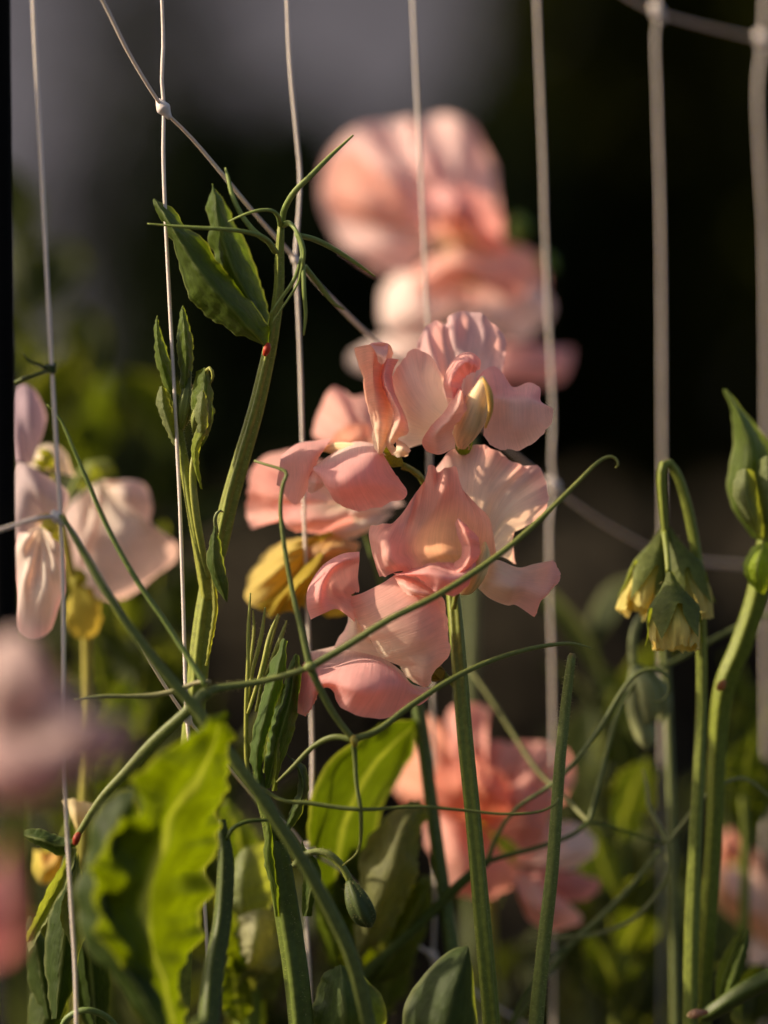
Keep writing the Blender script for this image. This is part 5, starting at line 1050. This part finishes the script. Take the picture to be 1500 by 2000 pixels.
fan((95, 1020, 3.6), [(15, 1060, 3.4), (10, 990, 3.4), (25, 910, 3.6), (60, 912, 3.4), (95, 935, 3.6), (135, 968, 3.6), (120, 1010, 3.7)], fe1, -.5, 'standard_petal', c_in=EPL, c_out=(.58, .46, .47), seed=72, ruffle=(.5, 5), **Lq)
fe2 = calyx((105, 905, 4.6), (75, 890, 4.4), 40, E, name='flower')
fan((60, 905, 4.4), [(25, 900, 4.4), (15, 820, 4.4), (30, 760, 4.6), (55, 750, 4.5), (80, 780, 4.6), (90, 820, 4.6), (75, 870, 4.5)], fe2, -.3, 'standard_petal', c_in=(.56, .42, .45), c_out=(.52, .38, .44), seed=73, ruffle=(.4, 4), **Lq)
fan((120, 925, 5), [(50, 910, 5), (60, 885, 5.1), (90, 866, 5.2), (125, 880, 5.3), (150, 930, 5.3)], fe2, -.3, 'wing_petal', c_in=CREAM, c_out=CREAM, seed=74, ruffle=(.4, 4), **Lq)
fe3 = calyx((175, 905, 7.2), (195, 945, 7), 80, E, name='flower', col=(.22, .25, .07))
tube('pedicel', [(175, 905, 7.2), (150, 940, 6.4), (120, 1000, 4.6)], 12, fe3, col=G_STEM)
fan((190, 940, 6.8), [(215, 945, 6.8), (250, 940, 6.6), (282, 950, 6.8), (292, 985, 6.6), (294, 1030, 6.8), (345, 1060, 6.6), (342, 1095, 6.8), (300, 1130, 6.6), (250, 1165, 6.6), (200, 1170, 6.4), (150, 1130, 6.4), (132, 1060, 6.6), (140, 980, 6.8)], fe3, -.9, 'standard_petal', c_in=(.82, .72, .60), c_out=EPL, seed=75, ruffle=(.9, 6), nu=56, nv=24, rim_tint=BLUSH)
fan((185, 945, 6.2), [(120, 1000, 6), (130, 1070, 5.8), (150, 1120, 5.8), (180, 1080, 5.7), (195, 1020, 5.8), (200, 975, 6)], fe3, -.4, 'wing_petal', c_in=(.82, .72, .60), c_out=EPL, seed=76, ruffle=(.6, 5), **Lq)
fe4 = calyx((150, 1110, 5.2), (155, 1150, 5), 36, E, name='flower', col=(.30, .28, .04))
fan((153, 1140, 5), [(128, 1180, 5), (132, 1225, 4.9), (158, 1250, 4.9), (190, 1235, 5), (200, 1200, 5), (180, 1150, 5.1)], fe4, -.15, 'withered_petal', c_in=(.40, .36, .05), c_out=(.5, .42, .06), seed=77, ruffle=(1.2, 5), **Lq)

# very near flowers at the left edge
G1 = thing('flower_spray', 'very near blurred blush flower spray in front of the black stake', 'flower', empty_base(60, -19), GR)
tube('stem', [(40, 1420, -18.5), (30, 1600, -18.6), (40, 1800, -18.8), (60, 2100, -19)], [14, 20, 22, 22], G1, ground=True, col=G_STEM)
fg = calyx((45, 1440, -18.6), (60, 1400, -19), 50, G1, name='flower')
NP = (.56, .40, .37)
fan((60, 1420, -19), [(-60, 1460, -18.6), (-80, 1380, -18.2), (-60, 1290, -18.6), (-10, 1235, -18.2), (60, 1250, -18.6), (110, 1330, -18.2), (170, 1370, -18.6)], fg, -.8, 'standard_petal', c_in=NP, c_out=NP, seed=81, ruffle=(1.2, 5), **Lq)
fan((60, 1420, -19), [(90, 1370, -18.8), (160, 1390, -19), (225, 1405, -19.2), (255, 1430, -19.2), (235, 1470, -19), (170, 1500, -19), (120, 1530, -19.2), (60, 1560, -19)], fg, -.8, 'wing_petal', c_in=NP, c_out=(.50, .35, .36), seed=82, ruffle=(1.2, 5), **Lq)
fan((50, 1420, -19), [(130, 1510, -19.4), (110, 1550, -19.2), (50, 1570, -19), (-20, 1575, -19), (-80, 1540, -18.8), (-90, 1450, -18.6)], fg, -.8, 'wing_petal', c_in=NP, c_out=(.58, .35, .34), seed=83, ruffle=(1.2, 5), **Lq)
fg2 = calyx((20, 1660, -18.6), (0, 1700, -18.8), 40, G1, name='flower')
tube('pedicel', [(20, 1660, -18.6), (28, 1640, -18.6), (32, 1620, -18.6)], 12, fg2, col=G_STEM)
fan((-5, 1690, -18.8), [(22, 1640, -18.8), (36, 1720, -18.6), (38, 1800, -18.8), (20, 1860, -18.6), (-30, 1890, -18.8), (-80, 1860, -19), (-90, 1760, -19)], fg2, -.6, 'wing_petal', c_in=(.5, .24, .24), c_out=(.5, .20, .21), seed=84, ruffle=(1.0, 5), **Lq)

# soft peach flower at the right edge
H_ = thing('flower_spray', 'blurred peach flower spray beside the stout shoot', 'flower', empty_base(1470, 12), GR)
tube('stem', [(1440, 1650, 12.4), (1455, 1800, 12.6), (1465, 2050, 12.6)], [16, 22, 24], H_, ground=True, col=G_STEM)
fh = calyx((1440, 1680, 12.4), (1452, 1720, 12), 50, H_, name='flower')
PCH = (.86, .50, .30)
fan((1440, 1690, 12), [(1400, 1690, 12), (1392, 1740, 11.8), (1410, 1780, 11.6), (1470, 1830, 11.6), (1540, 1860, 11.8), (1560, 1790, 12), (1500, 1700, 12.2), (1460, 1660, 12.3)], fh, -.8, 'wing_petal', c_in=PALE, c_out=PCH, seed=91, ruffle=(1.4, 5), **Lq)
fan((1430, 1690, 12.4), [(1395, 1700, 12.4), (1398, 1640, 12.3), (1430, 1625, 12.4), (1470, 1660, 12.6), (1500, 1720, 12.6)], fh, -.4, 'standard_petal', c_in=CORAL, c_out=(.85, .42, .30), seed=92, ruffle=(1.2, 5), **Lq)
fan((1470, 1830, 12.6), [(1445, 1870, 12.4), (1450, 1910, 12.3), (1490, 1920, 12.4), (1540, 1900, 12.5), (1550, 1850, 12.6)], fh, -.4, 'wing_petal', c_in=PALE, c_out=PALE, seed=93, ruffle=(1.2, 5), **Lq)
# small yellow withered blooms low at the left
Y_ = thing('flower_spray', 'withered pale yellow blooms low behind the folded leaves at the stake', 'flower', empty_base(110, 5), GR)
tube('stem', [(140, 1590, 4), (120, 1660, 5), (112, 1800, 5.4), (110, 2050, 5.4)], [10, 14, 18, 20], Y_, ground=True, col=G_STEM)
fy = calyx((150, 1575, 3.6), (155, 1595, 3.2), 30, Y_, name='flower')
fan((155, 1625, 2.0), [(120, 1562, 2.4), (140, 1560, 2.2), (165, 1566, 2.3), (192, 1570, 2.4)], fy, -.2, 'withered_petal', c_in=(.7, .55, .2), c_out=(.8, .66, .36), seed=94, nu=16, nv=10)
fy2 = calyx((112, 1655, 5.4), (95, 1680, 5.2), 40, Y_, name='flower')
fan((100, 1665, 5.2), [(62, 1660, 5.4), (60, 1700, 5.2), (80, 1728, 5.1), (105, 1720, 5.2), (122, 1690, 5.3), (118, 1660, 5.4)], fy2, -.8, 'withered_petal', c_in=(.75, .42, .15), c_out=(.6, .5, .08), seed=95, ruffle=(.5, 4), nu=20, nv=12)
